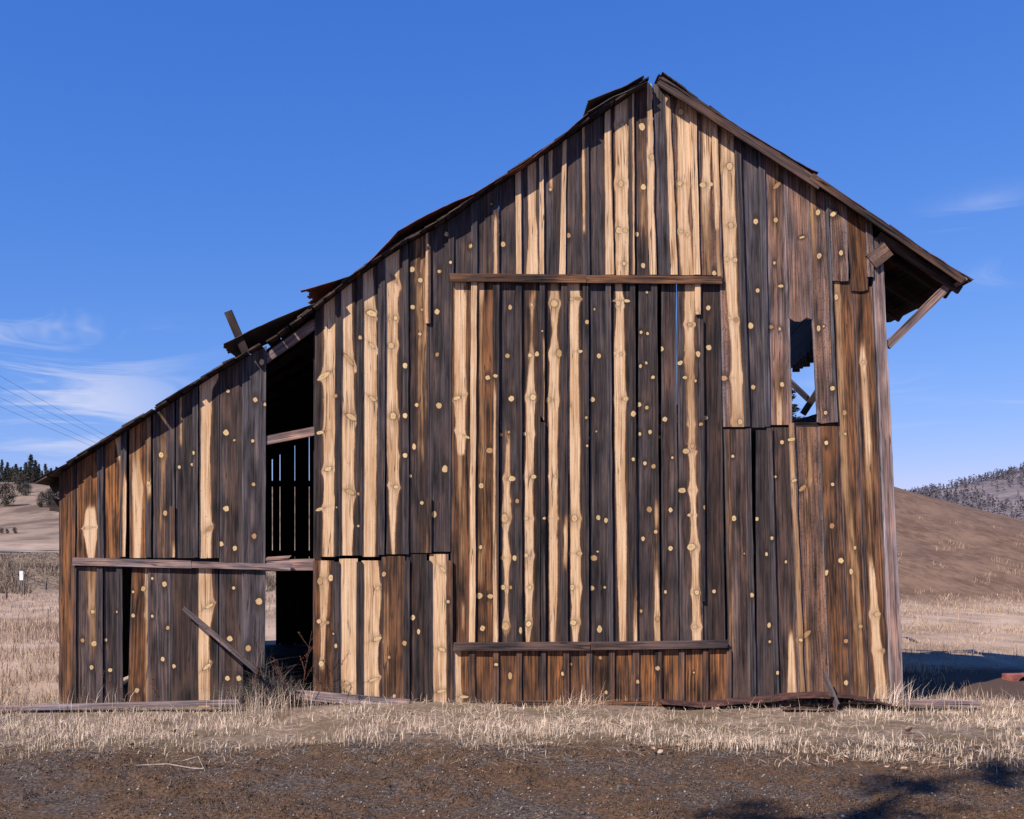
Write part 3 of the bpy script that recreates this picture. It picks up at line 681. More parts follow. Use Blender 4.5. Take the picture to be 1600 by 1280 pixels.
# rafters
for Yr in [0.32 + 0.75 * k for k in range(11)]:
    for seg in ([(64,240),(240,415),(415,560)], [(560,700),(700,860),(860,1016)], [(1024,1200),(1200,1378),(1378,1503)]):
        for (xa, xb) in seg:
            if xa > 860 and Yr > 2.4: continue
            if Yr < 0.4 and xa == 415: continue
            a, b_ = prof(xa), prof(xb); d = (b_ - a).normalized(); n = Vector((-d.z, 0, d.x)); n = n if n.z > 0 else -n
            a = a - n * 0.055; b_ = b_ - n * 0.055; a.y = b_.y = Yr
            fr('rafter', a, b_, 0.05, 0.11, nseg=1)
    p = W(1386, 540); q = W(1474, 452)
    if abs(Yr - 3.32) < 0.01 or abs(Yr - 6.32) < .01:
        fr('eave_brace', (p.x, Yr, p.z - 0.5), (q.x, Yr, q.z - 0.1), 0.05, 0.10, nseg=2)
        fr('eave_brace', (p.x + 0.75, Yr, p.z + .5), (q.x - 0.05, Yr - 1.2, q.z - 0.75), 0.05, 0.10, nseg=2)
# eave brace at the front right corner, exposed rafter, rake boards, stub
beam('eave_brace', barn, W(1386,541,0.03), W(1479,449,0.03), 0.05, 0.105, (0.35,0.03,3.2), nseg=6)
beam('rafter', barn, W(1372,368,0.0), W(1500,454,0.0), 0.05, 0.105, 'm', nseg=6)
beam('rafter_stub', barn, W(1360,410,-0.04), W(1387,389,-0.04), 0.06, 0.21, (0.7,0.12,1.9), nseg=2)
def rakeboard(x0, y0, x1, y1, hpx, tone, Y=-0.165):
    p0, p1 = W(x0, y0, Y), W(x1, y1, Y)
    beam('rake_board', barn, p0, p1, 0.03, hpx / S, tone, nseg=10, ragged=0.01)
rakeboard(1031, 127, 1282, 290, 14.5, (0.55,0.10,1.2)); rakeboard(1268, 276, 1505, 439, 11, (0.55,0.15,1.1), Y=-0.172)
beam('rafter_end', barn, W(1495,445,-0.10), W(1507,436,-0.10), 0.12, 0.05, 'P', nseg=1)
# lifted cap strip lying over the right rake
def sheet(name, parent, pts, Y0, Y1, mat, amp=0.009, wl=0.075, t=0.002, ragged=0.0, lift=0.0, n=None):
    """corrugated sheet: its front edge follows wall-plane pixels pts at depth Y0, the corrugations run along the slope"""
    L = [W(x, y, Y0) for x, y in pts]
    # resample
    fine = []
    for a, b_ in zip(L, L[1:]):
        k = max(2, int((b_ - a).length / 0.08))
        fine += [a.lerp(b_, i / k) for i in range(k)]
    fine.append(L[-1])
    ny = max(4, int((Y1 - Y0) / (wl / 6))); V, Fc = [], []
    sd = random.random() * 50
    for j in range(ny + 1):
        Y = Y0 + (Y1 - Y0) * j / ny
        for i, p in enumerate(fine):
            a = fine[max(0, i-1)]; b_ = fine[min(len(fine)-1, i+1)]; d = (b_ - a).normalized(); nrm = Vector((-d.z, 0, d.x))
            h = amp * math.sin(2 * math.pi * (Y - Y0) / wl) + lift * (j / ny) + 0.012 * n1d(i * 0.3, sd)
            ex = 0.0
            if ragged and i in (0, 1): ex = ragged * n1d(Y * 9, sd) * (1 if i == 0 else 0.5)
            fy = 0.02 * n1d(i * 0.6, sd + 2) if j == 0 else 0
            q = p + nrm * h + d * ex; V.append((q.x, Y + fy, q.z))
    m = len(fine); nv = len(V)
    for j in range(ny):
        for i in range(m - 1):
            a = j * m + i; Fc.append((a, a + 1, a + m + 1, a + m))
    me = bpy.data.meshes.new(name); me.from_pydata(V, [], Fc); me.update()
    for p in me.polygons: p.use_smooth = True
    o = link(name, me, mat, parent)
    md = o.modifiers.new('thickness', 'SOLIDIFY'); md.thickness = t; md.offset = 0
    return o
sheet('roof_sheet', barn, [(348,538),(372,526),(400,512),(440,494),(476,480),(500,472)], -0.10, 0.75, RUSTDARK, ragged=0.07, lift=-0.05)
sheet('roof_sheet', barn, [(477,453),(488,450),(520,440),(558,428)], -0.16, 0.7, RUST, ragged=0.10, lift=-0.03)
sheet('roof_sheet', barn, [(556,429),(600,385),(622,362),(640,351),(690,325),(745,301)], -0.17, 0.9, RUST)
sheet('roof_sheet', barn, [(738,305),(790,273),(835,245),(880,211),(924,172)], -0.18, 0.9, RUST)
sheet('roof_sheet', barn, [(919,158),(940,150),(972,137),(1007,118)], -0.20, 0.8, RUSTDARK, amp=0.012)
sheet('roof_sheet', barn, [(918,176),(960,152),(1012,128)], -0.19, 0.7, RUSTDARK, amp=0.012)
sheet('roof_sheet', barn, [(1030,121),(1105,167),(1180,214),(1268,266),(1279,270)], -0.19, 0.9, ROOFRED, amp=0.004, t=0.008)
sheet('roof_sheet', barn, [(1276,278),(1340,318),(1420,375),(1507,431)], -0.19, 0.9, ROOFRED, amp=0.004, t=0.012)
beam('loose_rafter', barn, W(356,486,-0.02), W(386,556,-0.02), 0.07, 0.105, (0.4,0.05,0.42), nseg=4, ragged=0.015)
beam('plate_end', barn, W(83,789,0.25), W(100,791,0.25), 0.15, 0.17, 'd', nseg=2, ragged=0.02)

# ---------------- side and back walls: boards seen through the gaps
def plain_wall(p0, p1, z1a, z1b, name='board', w=0.28, gap=0.012, z0=0.0, skip=None, thick=0.024, tight=False):
    p0, p1 = Vector(p0), Vector(p1); L = (p1 - p0).length; d = (p1 - p0).normalized()
    n = int(L / (w + gap))
    for i in range(n):
        s0 = (w + gap) * i; c = p0 + d * (s0 + w / 2); f = s0 / L
        top = z1a + (z1b - z1a) * f if not callable(z1a) else z1a(c)
        zz = z0
        if skip:
            r = skip(c)
            if r == 'skip': continue
            if r is not None: zz = r
        if top - zz < 0.15: continue
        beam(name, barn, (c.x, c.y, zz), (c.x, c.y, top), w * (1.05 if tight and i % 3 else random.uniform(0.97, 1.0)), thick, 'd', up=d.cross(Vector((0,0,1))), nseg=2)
        if tight and i % 3: COL.objects[-1].location.y += 0.03
xl, xr = W(94,0).x, W(1386,0).x
plain_wall((xl + 0.03, 0.15, 0), (xl + 0.03, DEP, 0), 2.95, 2.95)
plain_wall((xr - 0.22, 0.15, 0), (xr - 0.22, DEP, 0), 4.05, 4.15, gap=0.008)
def back_top(c):
    px = PX + c.x * S
    return EYE - (rake(min(max(px, 62), 1500)) - PY) / S - (0.15 if px > 560 else -0.02)
def back_skip(c):
    if -4.35 < c.x < -3.58: return 1.62
    return None
plain_wall((xl + 0.1, DEP, 0), (-4.37, DEP, 0), back_top, 0, w=0.36, gap=0.0)
for xa, xb_, z0_ in ((-4.37,-3.665,1.62), (-3.645,-3.58,1.62), (-3.58,-3.505,0.0), (-3.488,-3.195,0.0), (-3.18,-2.895,0.0), (-2.878,-2.6,0.0), (-2.61,-2.3,0.0)):
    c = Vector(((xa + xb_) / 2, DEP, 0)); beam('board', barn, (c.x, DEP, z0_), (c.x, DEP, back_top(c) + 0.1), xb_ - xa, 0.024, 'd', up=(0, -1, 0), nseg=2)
for zz in (0.25, 0.68, 1.11, 1.54): beam('board', barn, (-3.575, DEP + 0.04, zz), (-2.0, DEP + 0.04, zz), 0.024, 0.44, 'd')
for zz in (1.9, 3.35): beam('girt', barn, (xl + 0.1, DEP - 0.07, zz), (-1.7, DEP - 0.07, zz), 0.10, 0.12, 'd')
plain_wall((-2.3, DEP, 0), (2.4, DEP, 0), back_top, 0, w=0.30, gap=0.0, tight=True)
plain_wall((2.4, DEP, 0), (xr - 0.3, DEP, 0), 4.4, 4.4, w=0.30, gap=0.004)
# added boarding close behind the tall door to keep its gaps dark, one slot left
def blocker_top(c): return back_top(c) - 0.1
plain_wall((-1.62, 1.35, 0), (3.27, 1.35, 0), blocker_top, 0, name='gap_blocker_board', w=0.30, gap=0.002)
plain_wall((3.33, 1.35, 0), (xr - 1.2, 1.35, 0), blocker_top, 0, name='gap_blocker_board', w=0.30, gap=0.002)
plain_wall((-1.66, 0.3, 0), (-1.66, DEP - 0.1, 0), 4.9, 4.9, name='gap_blocker_board', w=0.34, gap=0.002)

# ------------------------------------------------------------------ ground, hills, road
def sstep(a, b, x):
    t = np.clip((np.asarray(x, float) - a) / (b - a), 0, 1); return t * t * (3 - 2 * t)
def vnoise(x, y, s, seed=0):
    """smooth value noise on arrays"""
    x = np.asarray(x, float) * s + seed * 17.3; y = np.asarray(y, float) * s + seed * 9.1
    xi, yi = np.floor(x).astype(np.int64), np.floor(y).astype(np.int64); fx, fy = x - xi, y - yi
    fx, fy = fx * fx * (3 - 2 * fx), fy * fy * (3 - 2 * fy)
    def h(i, j):
        n = (i * 374761393 + j * 668265263 + seed * 974711) & 0x7fffffff
        n = ((n ^ (n >> 13)) * 1274126177) & 0x7fffffff
        return ((n ^ (n >> 16)) & 0xffff) / 65535.0
    return (h(xi, yi) * (1 - fx) + h(xi + 1, yi) * fx) * (1 - fy) + (h(xi, yi + 1) * (1 - fx) + h(xi + 1, yi + 1) * fx) * fy
def mound(x, y): return vnoise(x, y, 1.1, 61) * 0.35 + vnoise(x, y, 3.6, 62) * 0.35 + vnoise(x, y, 9.0, 63) * 0.30
def height(x, y):
    x = np.asarray(x, float); y = np.asarray(y, float)
    near = (vnoise(x, y, 0.9, 1) - 0.5) * 0.07 + (vnoise(x, y, 3.1, 2) - 0.5) * 0.025
    near = near * sstep(0.0, 1.0, np.abs(y + 0.1) / 0.8 + 0.35) + (vnoise(x, y, 0.12, 3) - 0.5) * 0.25 * sstep(10, 30, y)
    near = near - 0.065 * sstep(-1.0, -2.6, x) * sstep(6, 2, y)
    near = near + sstep(0.46, 0.66, mound(x, y)) * 0.045 * sstep(-2.6, -3.4, y)
    left = 1.55 * sstep(31, 46, y) + (vnoise(x, y, 0.35, 4) - 0.55) * 0.7 * sstep(30, 36, y) * sstep(45, 39, y)
    left = left + 0.4 * sstep(60, 90, y) + 15.9 * sstep(70, 300, y) ** 1.15 + (vnoise(x, y, 0.02, 5) - 0.5) * 4.0 * sstep(90, 180, y)
    left = left - 9 * sstep(300, 480, y)
    ml = sstep(4.0, -6.0, x - 0.05 * y * 0)
    crest = 19.0 * np.exp(-((x - 20) / 24.0) ** 2)
    t = np.clip((y - 23) / 90.0, 0, 1)
    right = crest * (0.55 * t + 0.45 * (t * t * (3 - 2 * t))) * sstep(198, 120, y) + (vnoise(x, y, 0.11, 6) - 0.5) * 0.5 * sstep(26, 50, y)
    mr = sstep(0.0, 12.0, x)
    return near + left * ml + right * mr
def h1(x, y): return float(height(np.array([x]), np.array([y]))[0])

def mat_ground():
    m, N, b = new_mat('ground_soil')
    g = N.n('ShaderNodeNewGeometry'); P = g.outputs['Position']; x, y, z = N.sep(P)
    big = N.noise(P, 0.9, 3, 0.6); mid = N.noise(P, 5.0, 3, 0.6); fine = N.noise(P, 30.0, 3, 0.7)
    far = N.noise(N.xyz(N.mul(x, 0.16), N.mul(y, 0.05), 0.0), 1.0, 6, 0.72)
    gravel = N.mix(N.ss(fine, 0.42, 0.66), (0.038, 0.026, 0.020), (0.125, 0.092, 0.074))
    moss = N.mix(N.ss(fine, 0.35, 0.65), (0.040, 0.023, 0.013), (0.115, 0.064, 0.036))
    gravel = N.mix(N.ss(N.add(N.mul(big, 0.55), N.mul(mid, 0.5)), 0.46, 0.56), gravel, moss)
    straw = N.mix(N.ss(N.add(N.mul(mid, 0.5), N.mul(fine, 0.5)), 0.36, 0.64), (0.10, 0.066, 0.045), (0.32, 0.225, 0.165))
    straw = N.mix(N.mul(N.ss(N.add(N.mul(mid, 0.5), N.mul(big, 0.5)), 0.47, 0.55), 0.75), straw, (0.085, 0.060, 0.03))
    edge = N.add(y, N.add(N.mul(N.sub(big, 0.5), 2.2), N.mul(N.sub(mid, 0.5), 1.2)))
    near = N.mix(N.ss(edge, -3.3, -2.3), gravel, straw)
    fieldn = N.noise(N.xyz(N.mul(x, 0.5), N.mul(y, 0.22), 1.0), 1.0, 5, 0.65)
    field = N.mix(N.ss(fieldn, 0.32, 0.66), (0.22, 0.145, 0.10), (0.42, 0.295, 0.21))
    c = N.mix(N.ss(N.add(y, N.mul(big, 3.0)), 0.5, 4.0), near, field)
    soil_shade = N.mul(N.mul(N.ss(x, 5.9, 6.5), N.ss(N.add(y, N.mul(big, 1.2)), 0.3, 1.0)), N.ss(N.add(y, N.mul(mid, 2.0)), 5.6, 4.4))  # brown soil, coloured darker to deepen the barn's cast shadow
    c = N.mix(soil_shade, c, N.scalecol((0.072, 0.042, 0.028), N.add(0.5, fine)))
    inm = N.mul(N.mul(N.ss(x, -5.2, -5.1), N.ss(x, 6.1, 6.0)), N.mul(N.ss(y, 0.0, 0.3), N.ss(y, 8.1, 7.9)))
    c = N.mix(inm, c, (0.022, 0.016, 0.013))  # floor inside the barn painted near black as indoor shade
    # left: brushy bank, then pale hillside
    bank = N.mix(N.ss(mid, 0.35, 0.65), (0.075, 0.052, 0.038), (0.24, 0.17, 0.115))
    lm = N.ss(x, 2.0, -4.0)
    c = N.mix(N.mul(lm, N.mul(N.ss(N.add(y, N.mul(big, 6.0)), 33.0, 38.0), N.ss(y, 47.0, 44.0))), c, bank)
    hill = N.mix(N.ss(far, 0.36, 0.64), (0.115, 0.074, 0.052), (0.27, 0.185, 0.13))
    c = N.mix(N.mul(lm, N.ss(y, 75.0, 120.0)), c, hill)
    # right: bare brown hill
    hn = N.noise(N.xyz(N.mul(x, 0.5), N.mul(y, 0.25), z), 1.0, 5, 0.7)
    hn2 = N.noise(N.xyz(N.mul(x, 3.2), N.mul(y, 0.9), z), 1.0, 3, 0.7)
    bare = N.mix(N.ss(N.add(N.mul(hn, 0.5), N.mul(hn2, 0.5)), 0.36, 0.62), (0.100, 0.056, 0.034), (0.190, 0.112, 0.070))
    c = N.mix(N.mul(N.ss(x, 3.0, 9.0), N.ss(N.add(y, N.mul(hn, 5.0)), 24.5, 27.5)), c, bare)
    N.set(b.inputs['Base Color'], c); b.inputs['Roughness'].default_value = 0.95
    bump(N, b, N.add(N.mul(fine, 0.6), N.mul(mid, 0.5)), 0.5, 0.02)
    return m

def grid_axis(*segs):
    out = []
    for a, b_, n in segs: out += list(np.linspace(a, b_, n, endpoint=False))
    return np.array(out + [segs[-1][1]])
xs = grid_axis((-900, -120, 26), (-120, -20, 50), (-20, -8, 40), (-8, 9, 300), (9, 12, 20), (12, 30, 60), (30, 140, 74), (140, 1100, 32))
ys = grid_axis((-60, -12, 16), (-12, -9, 10), (-9, -2.5, 170), (-2.5, 3, 60), (3, 60, 170), (60, 320, 90), (320, 2600, 30))
gx, gy = np.meshgrid(xs, ys); gz = height(gx, gy)
nx_, ny_ = len(xs), len(ys)
idx = np.arange(nx_ * ny_).reshape(ny_, nx_)
quads = np.stack([idx[:-1, :-1], idx[:-1, 1:], idx[1:, 1:], idx[1:, :-1]], -1).reshape(-1, 4)
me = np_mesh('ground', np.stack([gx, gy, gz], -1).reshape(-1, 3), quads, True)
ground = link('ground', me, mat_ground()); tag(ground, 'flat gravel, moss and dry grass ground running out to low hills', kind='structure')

def mat_ridge():
    m, N, b = new_mat('far_ridge')
    g = N.n('ShaderNodeNewGeometry'); P = g.outputs['Position']
    f = N.noise(P, 0.02, 4, 0.6); f2 = N.noise(P, 0.15, 3, 0.6)
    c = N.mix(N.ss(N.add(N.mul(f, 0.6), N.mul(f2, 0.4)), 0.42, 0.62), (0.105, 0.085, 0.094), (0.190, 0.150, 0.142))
    N.set(b.inputs['Base Color'], c); b.inputs['Roughness'].default_value = 0.95
    return m
def ridge_h(x, y):
    x = np.asarray(x, float); y = np.asarray(y, float)
    c = 30 + 34 * sstep(270, 480, x) + 22 * sstep(480, 900, x) + (vnoise(x, y, 0.012, 11) - 0.5) * 9
    c = c * sstep(120, 300, x)
    return c * sstep(360, 690, y) * sstep(1100, 760, y) + (vnoise(x, y, 0.03, 12) - .5) * 3 - 2.0
rx, ry = np.meshgrid(np.linspace(150, 1000, 90), np.linspace(350, 1100, 60)); rz = ridge_h(rx, ry)
idx = np.arange(rx.size).reshape(rx.shape)
quads = np.stack([idx[:-1, :-1], idx[:-1, 1:], idx[1:, 1:], idx[1:, :-1]], -1).reshape(-1, 4)
ridge = link('hill', np_mesh('hill', np.stack([rx, ry, rz], -1).reshape(-1, 3), quads, True), mat_ridge())
tag(ridge, 'distant wooded ridge behind the bare brown hill', kind='structure')

# road on top of the left bank
ROADM = mat_simple('road_asphalt', (0.13, 0.115, 0.125), (0.19, 0.17, 0.175), 0.8, 3, 0.9, 0.2, 0.01)
rv, rf = [], []
rxs = np.linspace(-120, 1.0, 90)
for i, x in enumerate(rxs):
    for y in (48.0, 50.0, 53.0, 55.0):
        rv.append((x, y, h1(x, y) + 0.10 + (0.05 if 49 < y < 54 else 0)))
for i in range(len(rxs) - 1):
    for j in range(3): rf.append((4*i+j, 4*i+4+j, 4*i+5+j, 4*i+1+j))
tag(link('road', np_mesh('road', rv, rf), ROADM), 'grey country road along the top of the grassy bank', kind='structure')

_ty = [-13.0]
while _ty[-1] < 1200: _ty.append(_ty[-1] + 0.02 + (_ty[-1] + 14) * 0.003)
_ty = np.array(_ty)
def ground_hit(px, py):
    """where the line of sight through a photo pixel meets the ground"""
    k = (D + _ty) / F; X = (px - PX) * k; Z = EYE - (py - PY) * k; H = height(X, _ty)
    i = np.argmax(Z <= H) if np.any(Z <= H) else len(_ty) - 1
    return Vector((float(X[i]), float(_ty[i]), float(H[i])))

# ------------------------------------------------------------------ grasses, moss, stones (nobody could count these)
def blades(name, X, Y, H, Wd, lean, mat, label, z=None, curl=0.3, leandir=None):
    n = len(X); Z = height(X, Y) - 0.005 if z is None else z
    az = rng.uniform(0, 2 * np.pi, n) if leandir is None else leandir + rng.normal(0, 0.8, n)
    tw = rng.uniform(0, np.pi, n)
    ln = np.abs(rng.normal(0, 1, n)) * lean
    dx, dy = np.cos(az) * ln * H, np.sin(az) * ln * H
    wx, wy = np.cos(tw) * Wd / 2, np.sin(tw) * Wd / 2
    base = np.stack([X, Y, Z], -1)
    mid = base + np.stack([dx * 0.35, dy * 0.35, H * 0.55], -1)
    hz = H * np.sqrt(np.clip(1 - np.minimum(ln, .97) ** 2 * 0.9, 0.05, 1))
    tip = base + np.stack([dx * (1 + curl), dy * (1 + curl), hz], -1)
    mid[:, 2] = np.minimum(mid[:, 2], base[:, 2] + hz * 0.6)
    w = np.stack([wx, wy, np.zeros(n)], -1)
    V = np.stack([base - w, base + w, mid + w * 0.75, mid - w * 0.75, tip], 1).reshape(-1, 3)
    o = np.arange(n)[:, None] * 5
    Fc = np.concatenate([o + [0, 1, 2], o + [0, 2, 3], o + [3, 2, 4]], 1).reshape(-1, 3)
    me = np_mesh(name, V, Fc)
    r = rng.uniform(0, 1, n); a = np.zeros((n, 5, 3), np.float32)
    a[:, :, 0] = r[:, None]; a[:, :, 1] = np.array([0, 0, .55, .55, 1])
    at = me.attributes.new('bl', 'FLOAT_VECTOR', 'POINT'); at.data.foreach_set('vector', a.ravel())
    ob = link(name, me, mat); tag(ob, label, kind='stuff'); return ob

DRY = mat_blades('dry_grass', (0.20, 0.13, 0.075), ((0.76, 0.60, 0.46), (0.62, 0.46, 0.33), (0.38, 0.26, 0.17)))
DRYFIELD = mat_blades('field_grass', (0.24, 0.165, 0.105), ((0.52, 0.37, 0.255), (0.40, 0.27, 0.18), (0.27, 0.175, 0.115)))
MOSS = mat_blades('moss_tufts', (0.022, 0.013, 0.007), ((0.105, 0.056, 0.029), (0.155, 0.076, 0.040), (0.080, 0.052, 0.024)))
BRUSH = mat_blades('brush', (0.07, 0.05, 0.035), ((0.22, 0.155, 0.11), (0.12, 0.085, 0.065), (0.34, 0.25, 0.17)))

def edge_y(x): return -3.0 - 0.55 * sstep(0.5, 4.5, x) + (vnoise(x, np.zeros_like(x), 0.9, 21) - 0.5) * 1.3 + (vnoise(x, np.zeros_like(x), 3.3, 22) - .5) * .4
# strip of standing dry grass before the barn
n = 90000; X = rng.uniform(-7.5, 8.5, n); Y = rng.uniform(-4.4, -0.05, n)
dn = vnoise(X, Y, 1.1, 23) * 0.55 + vnoise(X, Y, 3.7, 24) * 0.45
e = edge_y(X); inside = sstep(-0.8, 0.5, Y - e) ** 1.3
leftm = sstep(0.5, -2.0, X)
mid_gap = np.exp(-((X - 1.6) / 3.2) ** 2) * sstep(-1.7, -0.9, Y) * 0.7         # mossy, thin just before the door
rightm = sstep(2.6, 4.2, X) * 0.45 * sstep(7.5, 6.2, X)
dens = inside * np.clip(0.20 + 0.44 * leftm + (dn - 0.5) * 4.0 - mid_gap - rightm * 0.8, 0.02, 1)
dens = dens * np.where((Y > -0.8) & (X > -5.2) & (X < 6.4), 0.28, 1.0)
fr_edge = np.exp(-((Y - e - 0.35) / 0.45) ** 2) * 0.4 * inside; dens = np.clip(dens + fr_edge * sstep(-1, 1, X), 0, 1)
k = rng.uniform(0, 1, n) < dens * 0.6; X, Y, dn = X[k], Y[k], dn[k]
Hh = rng.gamma(2.6, 0.018, len(X)) * (0.55 + 0.9 * dn) + 0.03
tall = rng.uniform(0, 1, len(X)) < 0.035; Hh[tall] *= rng.uniform(1.6, 3.0, tall.sum()); Hh = np.minimum(Hh, 0.45)
blades('dry_grass_strip', X, Y, Hh, rng.uniform(0.004, 0.008, len(X)), 0.42, DRY, 'strip of short pale dry grass along the foot of the barn')
# flattened thatch
n = 46000; X = rng.uniform(-7.5, 8.5, n); Y = rng.uniform(-4.4, 0.3, n); e = edge_y(X)
k = rng.uniform(0, 1, n) < sstep(-0.5, 0.3, Y - e) * np.clip(vnoise(X, Y, 1.7, 31) * 1.8 - 0.5, 0.03, 1); X, Y = X[k], Y[k]
blades('straw_litter', X, Y, rng.uniform(0.04, 0.13, len(X)), rng.uniform(0.003, 0.007, len(X)), 1.9, DRY, 'flattened straw lying between the standing grass', z=height(X, Y) + 0.012)
# loose straws over gravel
n = 2200; X = rng.uniform(-5.5, 6.5, n); Y = -2.9 - np.abs(rng.normal(0, 0.7, n))
blades('loose_straw', X, Y, rng.uniform(0.02, 0.07, n), rng.uniform(0.002, 0.004, n), 2.6, DRY, 'loose straws scattered over the gravel', z=height(X, Y) + 0.014)
# left of the barn and the near field on both sides
def field_blades(name, n, xr_, yr_, hmul, label, pw=1.0, reject=None):
    Y = yr_[0] + (yr_[1] - yr_[0]) * rng.uniform(0, 1, n) ** pw; X = rng.uniform(xr_[0], xr_[1], n)
    vis = (X / (Y + D) * F + PX); k = (vis > -40) & (vis < 1640)
    if reject is not None: k &= ~reject(X, Y)
    d_ = vnoise(X, Y, 0.5, 41) * 0.6 + vnoise(X, Y, 1.9, 42) * 0.4
    k &= rng.uniform(0, 1, n) < np.clip((d_ - 0.32) * 2.8, 0.03, 1); X, Y, d_ = X[k], Y[k], d_[k]
    H = (rng.gamma(3, 0.045, len(X)) * (0.45 + 0.9 * d_)) * hmul
    Wd = rng.uniform(0.005, 0.009, len(X)) * (1 + (Y + 3).clip(0, 60) * 0.045)
    return blades(name, X, Y, H, Wd, 0.45, DRYFIELD, label)
inb = lambda X, Y: (X > -5.3) & (X < 6.3) & (Y > -0.1) & (Y < 8.2)
field_blades('field_grass', 42000, (-16, -5.2), (-0.8, 14), 1.0, 'pale dry meadow grass left of the barn', 1.3, inb)
field_blades('field_grass', 52000, (-34, -4), (12, 42), 1.05, 'dry meadow grass running back to the bank on the left', 1.0, inb)
soil = lambda X, Y: inb(X, Y) | ((X > 6.6) & (Y < 3.0) & (Y > 0.2) & (vnoise(X, Y, 2.0, 44) > 0.25))
field_blades('field_grass', 26000, (5.9, 16), (-0.8, 14), 0.62, 'short dry grass right of the barn', 1.2, soil)
field_blades('field_grass', 52000, (8, 38), (8, 25), 0.7, 'pale dry meadow between the barn and the brown hill', 1.0, inb)
# pale tufts on the foot of the brown hill
tc_ = [(rng.uniform(15, 40), 23.5 + 22 * rng.uniform(0, 1) ** 1.6) for _ in range(75)]
X = np.concatenate([a + rng.normal(0, 0.22, 26) for a, _ in tc_]); Y = np.concatenate([b_ + rng.normal(0, 0.22, 26) for _, b_ in tc_])
blades('hill_tufts', X, Y, rng.uniform(0.08, 0.34, len(X)), rng.uniform(0.008, 0.02, len(X)), 0.5, DRYFIELD, 'scattered pale grass tufts on the foot of the brown hill')
# brush on the bank below the road
n = 30000; X = rng.uniform(-34, -8, n); Y = rng.uniform(31, 47, n); d_ = vnoise(X, Y, 0.6, 51); k = (d_ > 0.38); X, Y = X[k], Y[k]
blades('bank_brush', X, Y, rng.uniform(0.15, 0.6, len(X)) * sstep(47, 36, Y) + 0.05, rng.uniform(0.014, 0.035, len(X)), 0.7, BRUSH, 'grey brown brush and weeds covering the bank below the road')
# moss on the gravel
n = 170000; Y = -2.6 - 7.2 * rng.uniform(0, 1, n) ** 0.8; X = rng.uniform(-5.5, 6.8, n)
d_ = mound(X, Y)
pull = 0.04 + 0.10 * sstep(-1.0, 4.0, X) + 0.08 * sstep(-5.5, -3.2, Y)
k = d_ + pull > 0.56 + rng.normal(0, 0.02, n); X, Y = X[k], Y[k]
blades('moss', X, Y, rng.uniform(0.008, 0.022, len(X)) * (0.6 + 1.2 * vnoise(X, Y, 6.0, 64)), rng.uniform(0.006, 0.013, len(X)), 0.8, MOSS, 'low brown green moss growing over the gravel')
# gravel
n = 75000; Y = -2.9 - 6.9 * rng.uniform(0, 1, n) ** 0.75; X = rng.uniform(-5.5, 6.8, n)
sz = rng.gamma(2.2, 0.0016, n) + 0.002
k = vnoise(X, Y, 1.3, 71) + vnoise(X, Y, 4.0, 72) > 0.75; X, Y, sz = X[k], Y[k], sz[k]; n = len(X)
oct_ = np.array([(1,0,0),(-1,0,0),(0,1,0),(0,-1,0),(0,0,1),(0,0,-1)], float)
V = oct_[None] * (sz[:, None, None] * rng.uniform(0.7, 1.4, (n, 6, 1))) * np.array([1.2, 1.2, 0.8])
th = rng.uniform(0, 6.28, n); c_, s_ = np.cos(th)[:, None], np.sin(th)[:, None]
V = np.stack([V[:, :, 0] * c_ - V[:, :, 1] * s_, V[:, :, 0] * s_ + V[:, :, 1] * c_, V[:, :, 2]], -1)
V += np.stack([X, Y, height(X, Y) + sz * 0.2], -1)[:, None]
of = np.array([(0,2,4),(2,1,4),(1,3,4),(3,0,4),(2,0,5),(1,2,5),(3,1,5),(0,3,5)])
me = np_mesh('gravel', V.reshape(-1, 3), (np.arange(n)[:, None, None] * 6 + of[None]).reshape(-1, 3))
a = np.zeros((n, 6, 3), np.float32); a[:, :, 0] = (rng.uniform(0, 1, n) ** 2.6)[:, None]; a[:, :, 1] = 1
me.attributes.new('bl', 'FLOAT_VECTOR', 'POINT').data.foreach_set('vector', a.ravel())
STONE = mat_blades('stones', (0.06, 0.05, 0.05), ((0.040, 0.028, 0.023), (0.10, 0.075, 0.062), (0.32, 0.26, 0.21)))
tag(link('gravel', me, STONE), 'loose grey gravel on the yard in front of the barn', kind='stuff')

